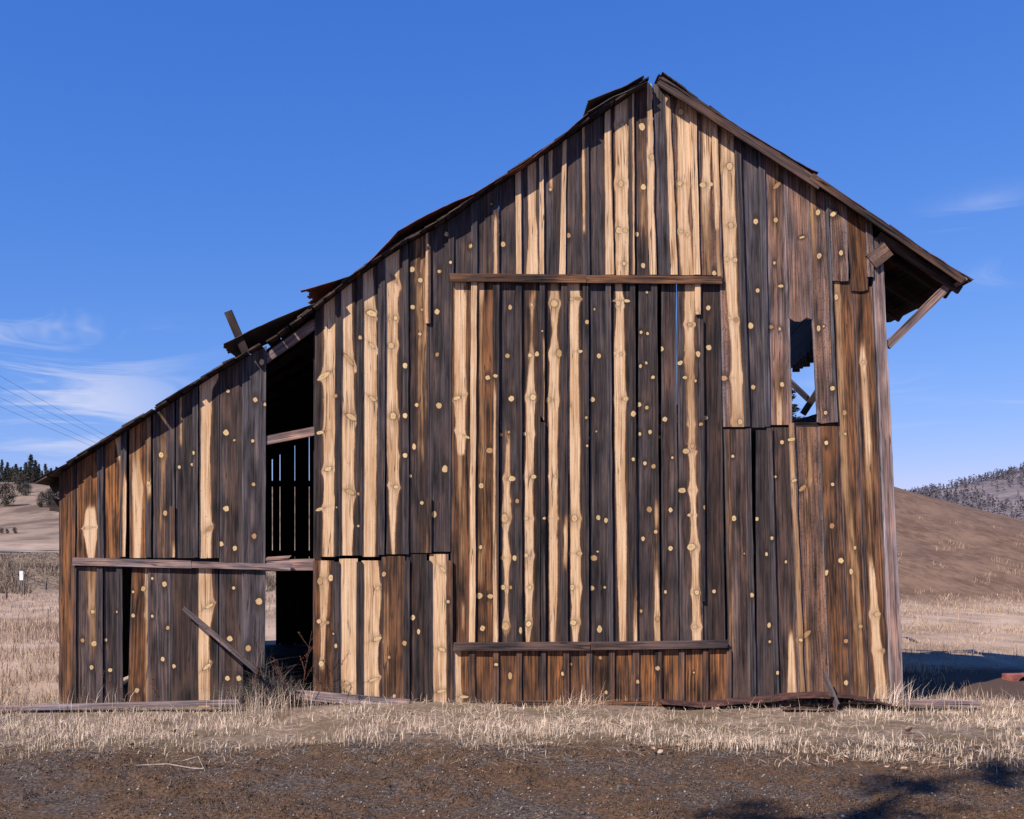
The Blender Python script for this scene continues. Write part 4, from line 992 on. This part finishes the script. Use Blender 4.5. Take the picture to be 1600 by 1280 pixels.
# ------------------------------------------------------------------ trees
BARK = mat_simple('bark', (0.035, 0.026, 0.022), (0.09, 0.065, 0.05), 6.0, 4, 0.95, 0.6, 0.03, stretch=(1, 1, 0.3))
def mat_needles(name, cols):
    m, N, b = new_mat(name)
    r, h, _ = N.sep(N.attr('bl'))
    c = N.mix(N.ss(r, 0.0, 0.5), cols[0], cols[1]); c = N.mix(N.ss(r, 0.5, 1.0), c, cols[2])
    N.set(b.inputs['Base Color'], c); b.inputs['Roughness'].default_value = 0.9
    return m
NEEDLE = mat_needles('pine_needles', ((0.026, 0.030, 0.024), (0.050, 0.050, 0.036), (0.085, 0.075, 0.055)))
JUNI = mat_needles('juniper_foliage', ((0.035, 0.034, 0.028), (0.075, 0.065, 0.05), (0.12, 0.098, 0.075)))
def tube_mesh(name, pts, radii, seg=6):
    V, Fc = [], []
    pts = [Vector(p) for p in pts]
    for i, (p, r) in enumerate(zip(pts, radii)):
        d = (pts[min(i + 1, len(pts) - 1)] - pts[max(i - 1, 0)]).normalized()
        a = d.orthogonal().normalized(); b_ = d.cross(a)
        for k in range(seg):
            t = 2 * math.pi * k / seg; V.append(p + a * (math.cos(t) * r) + b_ * (math.sin(t) * r))
    for i in range(len(pts) - 1):
        for k in range(seg):
            Fc.append((i * seg + k, i * seg + (k + 1) % seg, (i + 1) * seg + (k + 1) % seg, (i + 1) * seg + k))
    Fc.append(tuple(range(seg - 1, -1, -1))); Fc.append(tuple(range((len(pts) - 1) * seg, len(pts) * seg)))
    return V, Fc
def join(parts):
    V, Fc = [], []
    for v, f in parts:
        o = len(V); V += [tuple(q) for q in v]; Fc += [tuple(i + o for i in t) for t in f]
    return V, Fc
def py_mesh(name, V, Fc, smooth=False):
    me = bpy.data.meshes.new(name); me.from_pydata(V, [], Fc); me.update()
    if smooth:
        for p in me.polygons: p.use_smooth = True
    return me
def crown_mesh(name, H, R, kind, nb, leaf, seed, per=16):
    """foliage of a conifer of height H: clumps of small leaf faces hung along whorled branches"""
    r = np.random.default_rng(seed); C, Lf = [], []
    trunkparts = []
    for i in range(nb):
        f = (i + r.uniform(0, 1)) / nb
        if kind == 'pine': z = H * (0.07 + 0.92 * f); rad = R * (1 - f) ** 0.85 * r.uniform(0.6, 1.1) + 0.03 * R
        else: z = H * (0.05 + 0.9 * f); rad = R * math.sqrt(max(0.02, 1 - (2 * f - 0.85) ** 2 / 1.4)) * r.uniform(0.55, 1.1)
        az = r.uniform(0, 6.283); dz = -0.12 * rad if kind == 'pine' else 0.2 * rad
        for t in (0.35, 0.65, 0.95):
            c = np.array([math.cos(az) * rad * t, math.sin(az) * rad * t, z + dz * t + r.normal(0, .02) * H * .3])
            s = leaf * (1.7 if t < .9 else 1.3) * ((1 - 0.7 * f) if kind == 'pine' else 1.0)
            k = per if t > .5 else per // 2
            C.append(c + r.normal(0, 1, (k, 3)) * np.array([s, s, s * 0.6])); Lf.append(np.full(k, r.uniform(0, 1)))
        if i % 3 == 0: trunkparts.append(((0, 0, z), (math.cos(az) * rad * .8, math.sin(az) * rad * .8, z + dz * .8)))
    C = np.concatenate(C); Lf = np.concatenate(Lf); n = len(C)
    a = r.normal(0, 1, (n, 3)); a /= np.linalg.norm(a, axis=1)[:, None]; b_ = r.normal(0, 1, (n, 3)); b_ /= np.linalg.norm(b_, axis=1)[:, None]
    s = leaf * r.uniform(0.5, 1.1, n)[:, None]
    V = np.stack([C - a * s * .5, C + a * s * .5, C + b_ * s], 1)
    V[:, :, 2] = np.maximum(V[:, :, 2], 0.02)
    me = np_mesh(name, V.reshape(-1, 3), np.arange(3 * n).reshape(-1, 3))
    at = np.zeros((n, 3, 3), np.float32); at[:, :, 0] = np.clip(Lf + r.normal(0, .15, n), 0, 1)[:, None]
    me.attributes.new('bl', 'FLOAT_VECTOR', 'POINT').data.foreach_set('vector', at.ravel())
    tp = [tube_mesh('t', [(0, 0, -0.3), (0.02 * H * .3, 0, H * .5), (0, 0.01 * H, H * 0.93)], [H * 0.022, H * 0.014, H * 0.003])]
    for p, q in trunkparts: tp.append(tube_mesh('b', [p, q], [H * .006, H * .002], 4))
    V2, F2 = join(tp)
    return me, py_mesh('trunk', V2, F2)
PINES = [crown_mesh('crown', 8.0, 1.7, 'pine', 54, 0.30, 100 + i, 30) for i in range(4)]
JUNS = [crown_mesh('crown', 4.0, 1.5, 'juniper', 28, 0.28, 200 + i, 26) for i in range(3)]
def plant(kind, var, pos, h, label, group, wide=1.0, rotz=0.0, cat='tree'):
    me, tr = (PINES if kind == 'pine' else JUNS)[var]
    e = empty('pine_tree' if kind == 'pine' else 'juniper', pos); k = h / (8.0 if kind == 'pine' else 4.0)
    wide *= 0.85 if kind == 'pine' else 1.0
    e.scale = (k * wide, k * wide, k); e.rotation_euler = (0, 0, rotz)
    tag(e, label, cat, group)
    link('crown', me, NEEDLE if kind == 'pine' else JUNI, e); link('trunk', tr, BARK, e)
    return e
def scale_at(p): return (p.y + D) / F
tl = [(3,746,711,'pine',1.0,'pine at the left edge of the photo on the hill crest'),
      (20,747,722,'pine',1.1,'shorter pine beside the pine at the left photo edge'),
      (33,749,724,'pine',1.2,'low pine just left of the tallest pine on the crest'),
      (48,751,708,'pine',1.25,'tallest and widest pine of the left hill crest'),
      (61,750,720,'pine',1.0,'slim pine just right of the tallest crest pine'),
      (71,748,717,'pine',1.1,'pointed pine between the tallest crest pine and the barn roof'),
      (84,744,725,'pine',1.2,'low pine on the crest close to the barn eave'),
      (103,738,712,'pine',1.0,'pine whose top peeks over the lean-to eave'),
      (12,747,716,'pine',1.2,'dense dark pine second from the left photo edge on the crest'),
      (40,751,719,'pine',1.3,'broad pine touching the left flank of the tallest crest pine'),
      (55,751,715,'pine',1.2,'broad pine touching the right flank of the tallest crest pine'),
      (92,742,722,'pine',1.2,'pine on the crest nearest the barn eave'),
      (-6,747,714,'pine',1.2,'pine cut off by the left photo edge'),
      (27,750,728,'juniper',1.4,'round bush on the crest left of the tallest pine'),
      (9,791,757,'juniper',1.0,'large round juniper at the left edge halfway up the hillside'),
      (31,771,741,'juniper',0.9,'juniper on the slope below the tallest pine'),
      (40,775,757,'juniper',1.2,'low juniper bush right of the one below the tallest pine'),
      (65,793,771,'juniper',0.8,'small dark juniper left of the pair near the barn eave'),
      (76,793,768,'juniper',0.9,'small juniper just under the barn eave'),
      (88,790,762,'juniper',1.1,'pale juniper half hidden by the barn corner'),
      (23,834,825,'juniper',1.0,'small bush above the road, largest of the low row'),
      (3,834,826,'juniper',1.1,'tiny bush above the road at the left photo edge'),
      (11,834,828,'juniper',1.0,'tiny bush second from the left above the road')]
for i, (px, pb, ptp, kd, wd, lb) in enumerate(tl):
    p = ground_hit(px, pb)
    if p.y > 340: p = W(px, pb, 285.0); p.z = h1(p.x, p.y)
    plant(kd, i % (4 if kd == 'pine' else 3), p, max(0.6, (pb - ptp) * scale_at(p) * 1.05), lb, 'trees and bushes on the left hillside', wd, i * 1.3, 'tree' if kd == 'pine' else 'bush')
for i, px in enumerate((-2, 8, 16, 25, 36, 44, 53, 58, 66, 75, 80, 88, 96)):
    p = W(px, 750, 270.0 + 22 * ((i * 7) % 5) / 5); p.z = h1(p.x, p.y)
    plant('pine', (i * 3) % 4, p, 3.6 + 1.5 * ((i * 5) % 4) / 3, 'small dark pine crowded into the row on the left hill crest', 'crowded pines on the left hill crest', 1.35, i * 2.1)
# the pine seen through the hole in the right of the wall
big, bigt = crown_mesh('crown', 11.6, 3.2, 'pine', 70, 0.16, 333, 60)
e = empty('pine_tree', (19.3, 46.0, h1(19.3, 46.0) - 0.1)); tag(e, 'pine top seen through the missing board in the upper right wall', 'tree')
e.scale = (1, 1, (2.1 + 250 * 60 / F - e.location.z) / 11.6)
link('crown', big, NEEDLE, e); link('trunk', bigt, BARK, e)
# far forest
n = 5200; X = rng.uniform(285, 520, n); Y = rng.uniform(400, 720, n)
d_ = vnoise(X, Y, 0.02, 81) * .6 + vnoise(X, Y, 0.06, 82) * .4
k = rng.uniform(0, 1, n) < np.clip((d_ - 0.36) * 4.0 + sstep(620, 700, Y) * .6, 0.03, 1); X, Y = X[k], Y[k]; n = len(X); Zr = ridge_h(X, Y)
Hn = rng.uniform(3.0, 6.5, n); Rn = Hn * rng.uniform(0.22, 0.36, n)
m_ = 22                                              # small random faces per tree, filling a cone
f_ = rng.uniform(0, 1, (n, m_)) ** 0.8; az = rng.uniform(0, 6.283, (n, m_)); rr = Rn[:, None] * (1 - f_ * .9) * rng.uniform(.3, 1, (n, m_))
C = np.stack([X[:, None] + np.cos(az) * rr, Y[:, None] + np.sin(az) * rr, Zr[:, None] + Hn[:, None] * f_], -1).reshape(-1, 3)
a = rng.normal(0, 1, C.shape); b_ = rng.normal(0, 1, C.shape); sl = 0.55
V = np.stack([C - a * sl * .5, C + a * sl * .5, C + b_ * sl], 1).reshape(-1, 3)
me = np_mesh('forest', V, np.arange(len(V)).reshape(-1, 3))
at = np.repeat(rng.uniform(0, 1, n), m_ * 3); aa = np.zeros((len(V), 3), np.float32); aa[:, 0] = at
me.attributes.new('bl', 'FLOAT_VECTOR', 'POINT').data.foreach_set('vector', aa.ravel())
FOREST = mat_needles('far_forest', ((0.080, 0.069, 0.080), (0.098, 0.085, 0.096), (0.118, 0.100, 0.108)))  # needle colours greyed towards violet, distance haze painted in
tag(link('forest', me, FOREST), 'dark conifer wood covering the distant ridge', kind='stuff')

# ------------------------------------------------------------------ wires, sign, fence posts on the left
WIRE = mat_simple('wire', (0.10, 0.11, 0.14), (0.16, 0.17, 0.20), 2.0)
wl_ = [((0,588),(166,682),'topmost of the four power lines in the left sky'), ((0,605),(158,686),'second power line from the top in the left sky'),
       ((0,622),(150,693),'third power line from the top in the left sky'), ((0,636),(142,697),'lowest of the four power lines in the left sky')]
for (a, b_, lb) in wl_:
    sx = (b_[1] - a[1]) / (b_[0] - a[0])
    p0 = W(a[0] - 500, a[1] - 500 * sx * 1.05, 40.0); p1 = W(b_[0] + 130, b_[1] + 130 * sx * 0.8, 120.0)
    pts = []
    for i in range(25):
        t = i / 24; p = p0.lerp(p1, t); pts.append(p)
    # make the wire pass through the two seen points: work on its height only
    def zz(px): 
        return a[1] + (px - a[0]) * sx
    fixed = []
    for i, p in enumerate(pts):
        px = PX + p.x * F / (p.y + D); sag = 6 * ((px - 80) / 100.0) ** 2 * 0.2 if -200 < px < 320 else 6 * ((px - 80) / 100.0) ** 2 * 0.2
        fixed.append(Vector((p.x, p.y, EYE - (zz(px) - sag - PY) * (p.y + D) / F)))
    V, Fc = tube_mesh('power_line', fixed, [0.013] * len(fixed), 4)
    tag(link('power_line', py_mesh('power_line', V, Fc), WIRE), lb, 'wire', 'power lines in the left sky')
SIGNW = mat_simple('white_plate', (0.62, 0.60, 0.60), (0.80, 0.78, 0.78), 3.0, 3, 0.6, 0.1, 0.002)
POSTM = mat_simple('old_post', (0.10, 0.075, 0.06), (0.20, 0.15, 0.12), 6.0)
def box_mesh(name, sx, sy, sz, z0=0.0, bev=0.0):
    bm = bmesh.new(); bmesh.ops.create_cube(bm, size=1.0)
    bmesh.ops.scale(bm, vec=(sx, sy, sz), verts=bm.verts); bmesh.ops.translate(bm, vec=(0, 0, z0 + sz / 2), verts=bm.verts)
    if bev: bmesh.ops.bevel(bm, geom=bm.edges[:], offset=bev, segments=1, affect='EDGES')
    me = bpy.data.meshes.new(name); bm.to_mesh(me); bm.free(); return me
p = ground_hit(34, 932); k = scale_at(p)
e = empty('marker_post', p); tag(e, 'small white marker plate on a thin post below the road bank', 'marker')
link('post', box_mesh('post', 0.05, 0.05, 40 * k, -0.1, 0.004), POSTM, e); link('plate', box_mesh('plate', 6.0 * k, 0.02, 14.5 * k, 25 * k, 0.006), SIGNW, e, loc=(0, -0.04, 0))
for i, (px, pb, ptp, lb) in enumerate([(9,937,915,'weathered fence post left of the white marker plate'), (37,930,911,'leaning fence post right behind the white marker plate'),
                               (71,922,903,'thin fence post between the marker plate and the barn')]):
    p = ground_hit(px, pb); k = scale_at(p)
    V, Fc = tube_mesh('p', [(0, 0, -.15), (0.03, 0, (pb - ptp) * k * .5), (0.07 * (i - 1), 0, (pb - ptp) * k)], [0.05, 0.045, 0.04], 6)
    tag(link('fence_post', py_mesh('fence_post', V, Fc), POSTM, loc=p), lb, 'post', 'fence posts below the road')

# ------------------------------------------------------------------ things lying round the barn
def plank(name, a, b_, w, t, tone, label, Y=0.0, roll=0.0, cat='plank', grp=None):
    o = beam(name, None, Vector(a), Vector(b_), w, t, tone, up=(math.sin(roll) * 0, -math.sin(roll), math.cos(roll)), nseg=8, ragged=0.02)
    return tag(o, label, cat, grp)
def gz_(x, y): return h1(x, y)
def gp(px, py, Y, dz=0.0):
    x = (px - PX) / F * (D + Y); return Vector((x, Y, h1(x, Y) + dz))
plank('plank', gp(-30,0,-0.52,0.06), gp(372,0,-0.36,0.12), 0.16, 0.05, 'L', 'long pale plank lying in the grass before the lean-to')
plank('plank', gp(1412,0,-0.48,0.10), gp(1526,0,-0.52,0.09), 0.18, 0.06, (0.3,0.03,5.0), 'short pale plank lying in the grass right of the barn corner')
plank('plank', W(463,1086,-0.12), W(638,1101,-0.16), 0.06, 0.13, 'L', 'grey plank leaning along the wall foot right of the doorway', roll=-0.35)
plank('timber', W(800,1101,-0.22), W(1032,1102,-0.24), 0.10, 0.09, 'k', 'dark squared timber along the foot of the tall door', cat='timber')
plank('stick', W(287,951,-0.09), W(403,1050,-0.34), 0.025, 0.066, (0.1,0.0,1.9), 'grey board leaning diagonally against the lean-to wall', cat='board')
V = [W(1287,1053,-0.10), W(1293,1049,-0.10), W(1313,1100,-0.62), W(1300,1112,-0.64), W(1286,1080,-0.5)]
o = beam('wood_shard', None, W(1288,1053,-0.12), W(1309,1106,-0.60), 0.02, 0.11, (0.15,0.0,1.7), nseg=6, taper=1.25); tag(o, 'grey pointed wood shard leaning on the rusty sheet', 'board')
tag(sheet('metal_sheet', None, [(1036,1101),(1060,1103),(1100,1106),(1150,1101),(1200,1097),(1240,1092),(1290,1089),(1335,1092),(1380,1099),(1421,1111)], -0.52, -0.06, RUSTGROUND, amp=0.010, wl=0.085),
    'rusty corrugated metal sheet bowed up at the wall foot', 'metal sheet')
tag(sheet('metal_sheet', None, [(1225,1109),(1262,1107),(1312,1111)], -0.70, -0.56, RUSTGROUND, amp=0.006, wl=0.07), 'small rust red strip of sheet below the grey shard', 'metal sheet')
tag(sheet('metal_sheet', None, [(1340,1094),(1362,1096),(1392,1104),(1418,1113)], -0.66, -0.5, RUSTGROUND, amp=0.012, wl=0.06), 'short ribbed rusty sheet end beside the barn corner', 'metal sheet')
# red arched piece at the right edge
RED = mat_simple('red_paint', (0.16, 0.05, 0.04), (0.34, 0.115, 0.09), 7.0, 5, 0.75, 0.2, 0.004)
bm = bmesh.new(); prof_ = [(0, 0), (0, 0.125), (0.66, 0.125), (0.66, 0)]
for i in range(9): t = math.pi * i / 8; prof_.append((0.33 + 0.20 * math.cos(t), 0.10 * math.sin(t)))
vs0 = [bm.verts.new((x, 0, z)) for x, z in prof_]; vs1 = [bm.verts.new((x, 0.42, z)) for x, z in prof_]
bm.faces.new(vs0[::-1]); bm.faces.new(vs1)
for i in range(len(prof_)):
    j = (i + 1) % len(prof_); bm.faces.new((vs0[i], vs0[j], vs1[j], vs1[i]))
me = bpy.data.meshes.new('arched_block'); bm.to_mesh(me); bm.free()
p = ground_hit(1584, 1066); o = link('arched_block', me, RED, loc=p + Vector((0, 0, 0.0)), rot=(0, 0, 0.15))
o.scale = (0.65, 0.65, 0.75)
tag(o, 'faded red arched metal piece lying at the right edge', 'scrap')
# pile of dark brush in the doorway
n = 2600; X = rng.normal(-2.42, 0.22, n); Y = rng.uniform(-0.25, 0.35, n); Z = height(X, Y) + np.abs(rng.normal(0, 0.20, n)) * np.exp(-((X + 2.42) / 0.35) ** 2)
TWIG = mat_blades('dark_brush', (0.03, 0.024, 0.022), ((0.05, 0.04, 0.036), (0.10, 0.08, 0.07), (0.28, 0.22, 0.17)))
blades('brush_pile', X, Y, rng.uniform(0.12, 0.38, n), rng.uniform(0.004, 0.008, n), 1.3, TWIG, 'dark tangle of dead brush piled in the lean-to doorway', z=Z)
# dry red weeds and tall grass stalks
WEED = mat_simple('dock_stalk', (0.085, 0.034, 0.022), (0.19, 0.085, 0.05), 30.0, 3)
def weed(px, Y, hpx, lean, label, nb=5, seed=0):
    r = random.Random(seed); p = gp(px, 0, Y); e = empty('dock_weed', p); tag(e, label, 'weed', 'red dock weeds')
    H = hpx / S; st = [tube_mesh('s', [(0, 0, 0), (lean * H * .4, 0, H * .5), (lean * H, .02, H)], [0.004, 0.0035, 0.002], 5)]
    sv, sf = [], []
    for i in range(nb):
        f = 0.35 + 0.6 * i / nb; q = Vector((lean * H * f, .01, H * f)); az = r.uniform(0, 6.28); L = H * r.uniform(.18, .34)
        tip = q + Vector((math.cos(az) * L * .6, math.sin(az) * L * .6, L * .8)); st.append(tube_mesh('b', [q, tip], [0.0025, 0.0015], 4))
        for k in range(30):
            c = q.lerp(tip, r.uniform(.3, 1)) + Vector((r.gauss(0, .008), r.gauss(0, .008), r.gauss(0, .01)))
            o_ = len(sv); sv += [c, c + Vector((r.uniform(-.01, .01), r.uniform(-.01, .01), .012)), c + Vector((r.uniform(-.012, .012), r.uniform(-.012, .012), 0))]; sf.append((o_, o_ + 1, o_ + 2))
    V, Fc = join(st); link('stem', py_mesh('stem', V, Fc), WEED, e); link('seed_heads', py_mesh('seed_heads', sv, sf), WEED, e)['kind'] = 'stuff'
weed(470, -0.30, 118, 0.14, 'tallest red dock weed in front of the dark doorway', 7, 1)
weed(452, -0.42, 78, -0.25, 'short red dock weed left in the doorway brush', 6, 2)
weed(392, -0.45, 110, 0.16, 'thin red dock weed beside the leaning grey board', 5, 3)
weed(205, -0.35, 62, -0.85, 'red dock weed leaning far left before the lean-to', 5, 4)
weed(258, -0.35, 52, -0.5, 'small red dock weed before the middle of the lean-to', 4, 5)
weed(540, -0.30, 34, 0.3, 'tiny red dock weed before the pale boards', 3, 6)
def tuft(cx, cy, n, h, sp, lab, ld=None, lean=.45):
    X = rng.normal(cx, sp, n); Y = rng.normal(cy, sp * .7, n)
    blades('tall_grass', X, Y, rng.uniform(.5, 1.1, n) * h, rng.uniform(.003, .006, n), lean, DRY, lab, leandir=ld)
tuft(5.72, -0.35, 130, 0.42, 0.16, 'tall dry grass clump leaning at the right barn corner', 0.2, .7)
tuft(6.7, -0.1, 60, 0.34, 0.35, 'sparse tall stalks before the dark shadow')
tuft(-4.55, -0.3, 60, 0.34, 0.28, 'tall dry stalks before the left lean-to boards')
tuft(-2.3, -0.7, 260, 0.42, 0.28, 'tall pale grass standing before the doorway')
tuft(1.75, -0.5, 55, 0.36, 0.14, 'dry branching stalks before the door panel', 0.4, .8)
tuft(8.4, -0.6, 240, 0.36, 0.7, 'tall dry grass at the right edge before the soil heap')
tuft(7.4, 3.0, 160, 0.30, 0.22, 'sunlit grass tuft inside the barn shadow')
# twigs and fallen leaves
TW = mat_simple('pale_twig', (0.30, 0.24, 0.19), (0.46, 0.38, 0.31), 20.0, 3)
V, Fc = join([tube_mesh('t', [gp(212,0,-3.95,.02), gp(262,0,-3.9,.035), gp(300,0,-3.86,.03), gp(318,0,-3.85,.02)], [.004,.008,.009,.006], 5), tube_mesh('t', [gp(262,0,-3.9,.035), gp(290,0,-3.75,.09), gp(310,0,-3.70,.07), gp(318,0,-3.85,.02)], [.005,.007,.006,.004], 5)])
tag(link('twig', py_mesh('twig', V, Fc), TW), 'pale forked twig lying on the moss at left', 'twig')
V, Fc = tube_mesh('t', [gp(168,0,-5.9,.02), gp(185,0,-5.95,.03), gp(205,0,-6.0,.015)], [.003,.005,.003], 5)
tag(link('twig', py_mesh('twig', V, Fc), TW), 'short straight twig on the gravel near the left front', 'twig')
V, Fc = tube_mesh('t', [gp(1110,0,-6.2,.02), gp(1150,0,-6.35,.03), gp(1192,0,-6.5,.015)], [.003,.005,.003], 5)
tag(link('twig', py_mesh('twig', V, Fc), TW), 'thin straw coloured twig on the moss at front right', 'twig')
LEAF = mat_simple('dead_leaf', (0.30, 0.16, 0.095), (0.52, 0.36, 0.26), 9.0, 3, 0.8)
lm_ = []
for v in range(3):
    vv, ff = [], []
    for i in range(6):
        t = i / 5; w = 0.034 * math.sin(math.pi * (0.08 + 0.86 * t)); curl = 0.05 * (t - .5) ** 2 * (1 + v)
        vv += [(t * .1 - .05, -w, curl + w * .9), (t * .1 - .05, 0, curl), (t * .1 - .05, w, curl + w * (.3 + .5 * v))]
        if i: a = 3 * i; ff += [(a - 3, a - 2, a + 1, a), (a - 2, a - 1, a + 2, a + 1)]
    lm_.append(py_mesh('fallen_leaf', vv, ff, True))
lp = [(300,1150),(206,1172),(272,1150),(370,1176),(490,1160),(100,1174),(640,1150),(985,1170),(1000,1176),(1032,1182),(1048,1184),(1020,1180),(1120,1112),(1170,1166),(1400,1204),(1412,1208),(1385,1206),(1320,1190),(1270,1202),(1290,1196),(1060,1172),(1110,1164),(640,1118),(1420,1148),(1595,1158),(860,1168),(760,1156)]
for i, (px, py) in enumerate(lp):
    p = ground_hit(px, py); o = link('fallen_leaf', lm_[i % 3], LEAF, loc=p + Vector((0, 0, 0.03)), rot=(random.uniform(-.5, .5), random.uniform(-.5, .5), random.uniform(0, 6.28)))
    k = random.uniform(0.45, 0.9); o.scale = (k, k, k)
    tag(o, 'curled tan dead leaf caught in the grass before the barn', 'leaf', 'fallen leaves before the barn')

# ------------------------------------------------------------------ the tall pine behind the viewer that shades the yard at lower right
shc, sht = crown_mesh('crown', 20.0, 2.8, 'pine', 24, 0.30, 777, 15)
e = empty('pine_tree', (-8.7, -17.1, 0.0)); tag(e, 'tall pine behind the viewer whose shadow falls on the yard at lower right', 'tree')
link('crown', shc, NEEDLE, e); link('trunk', sht, BARK, e)
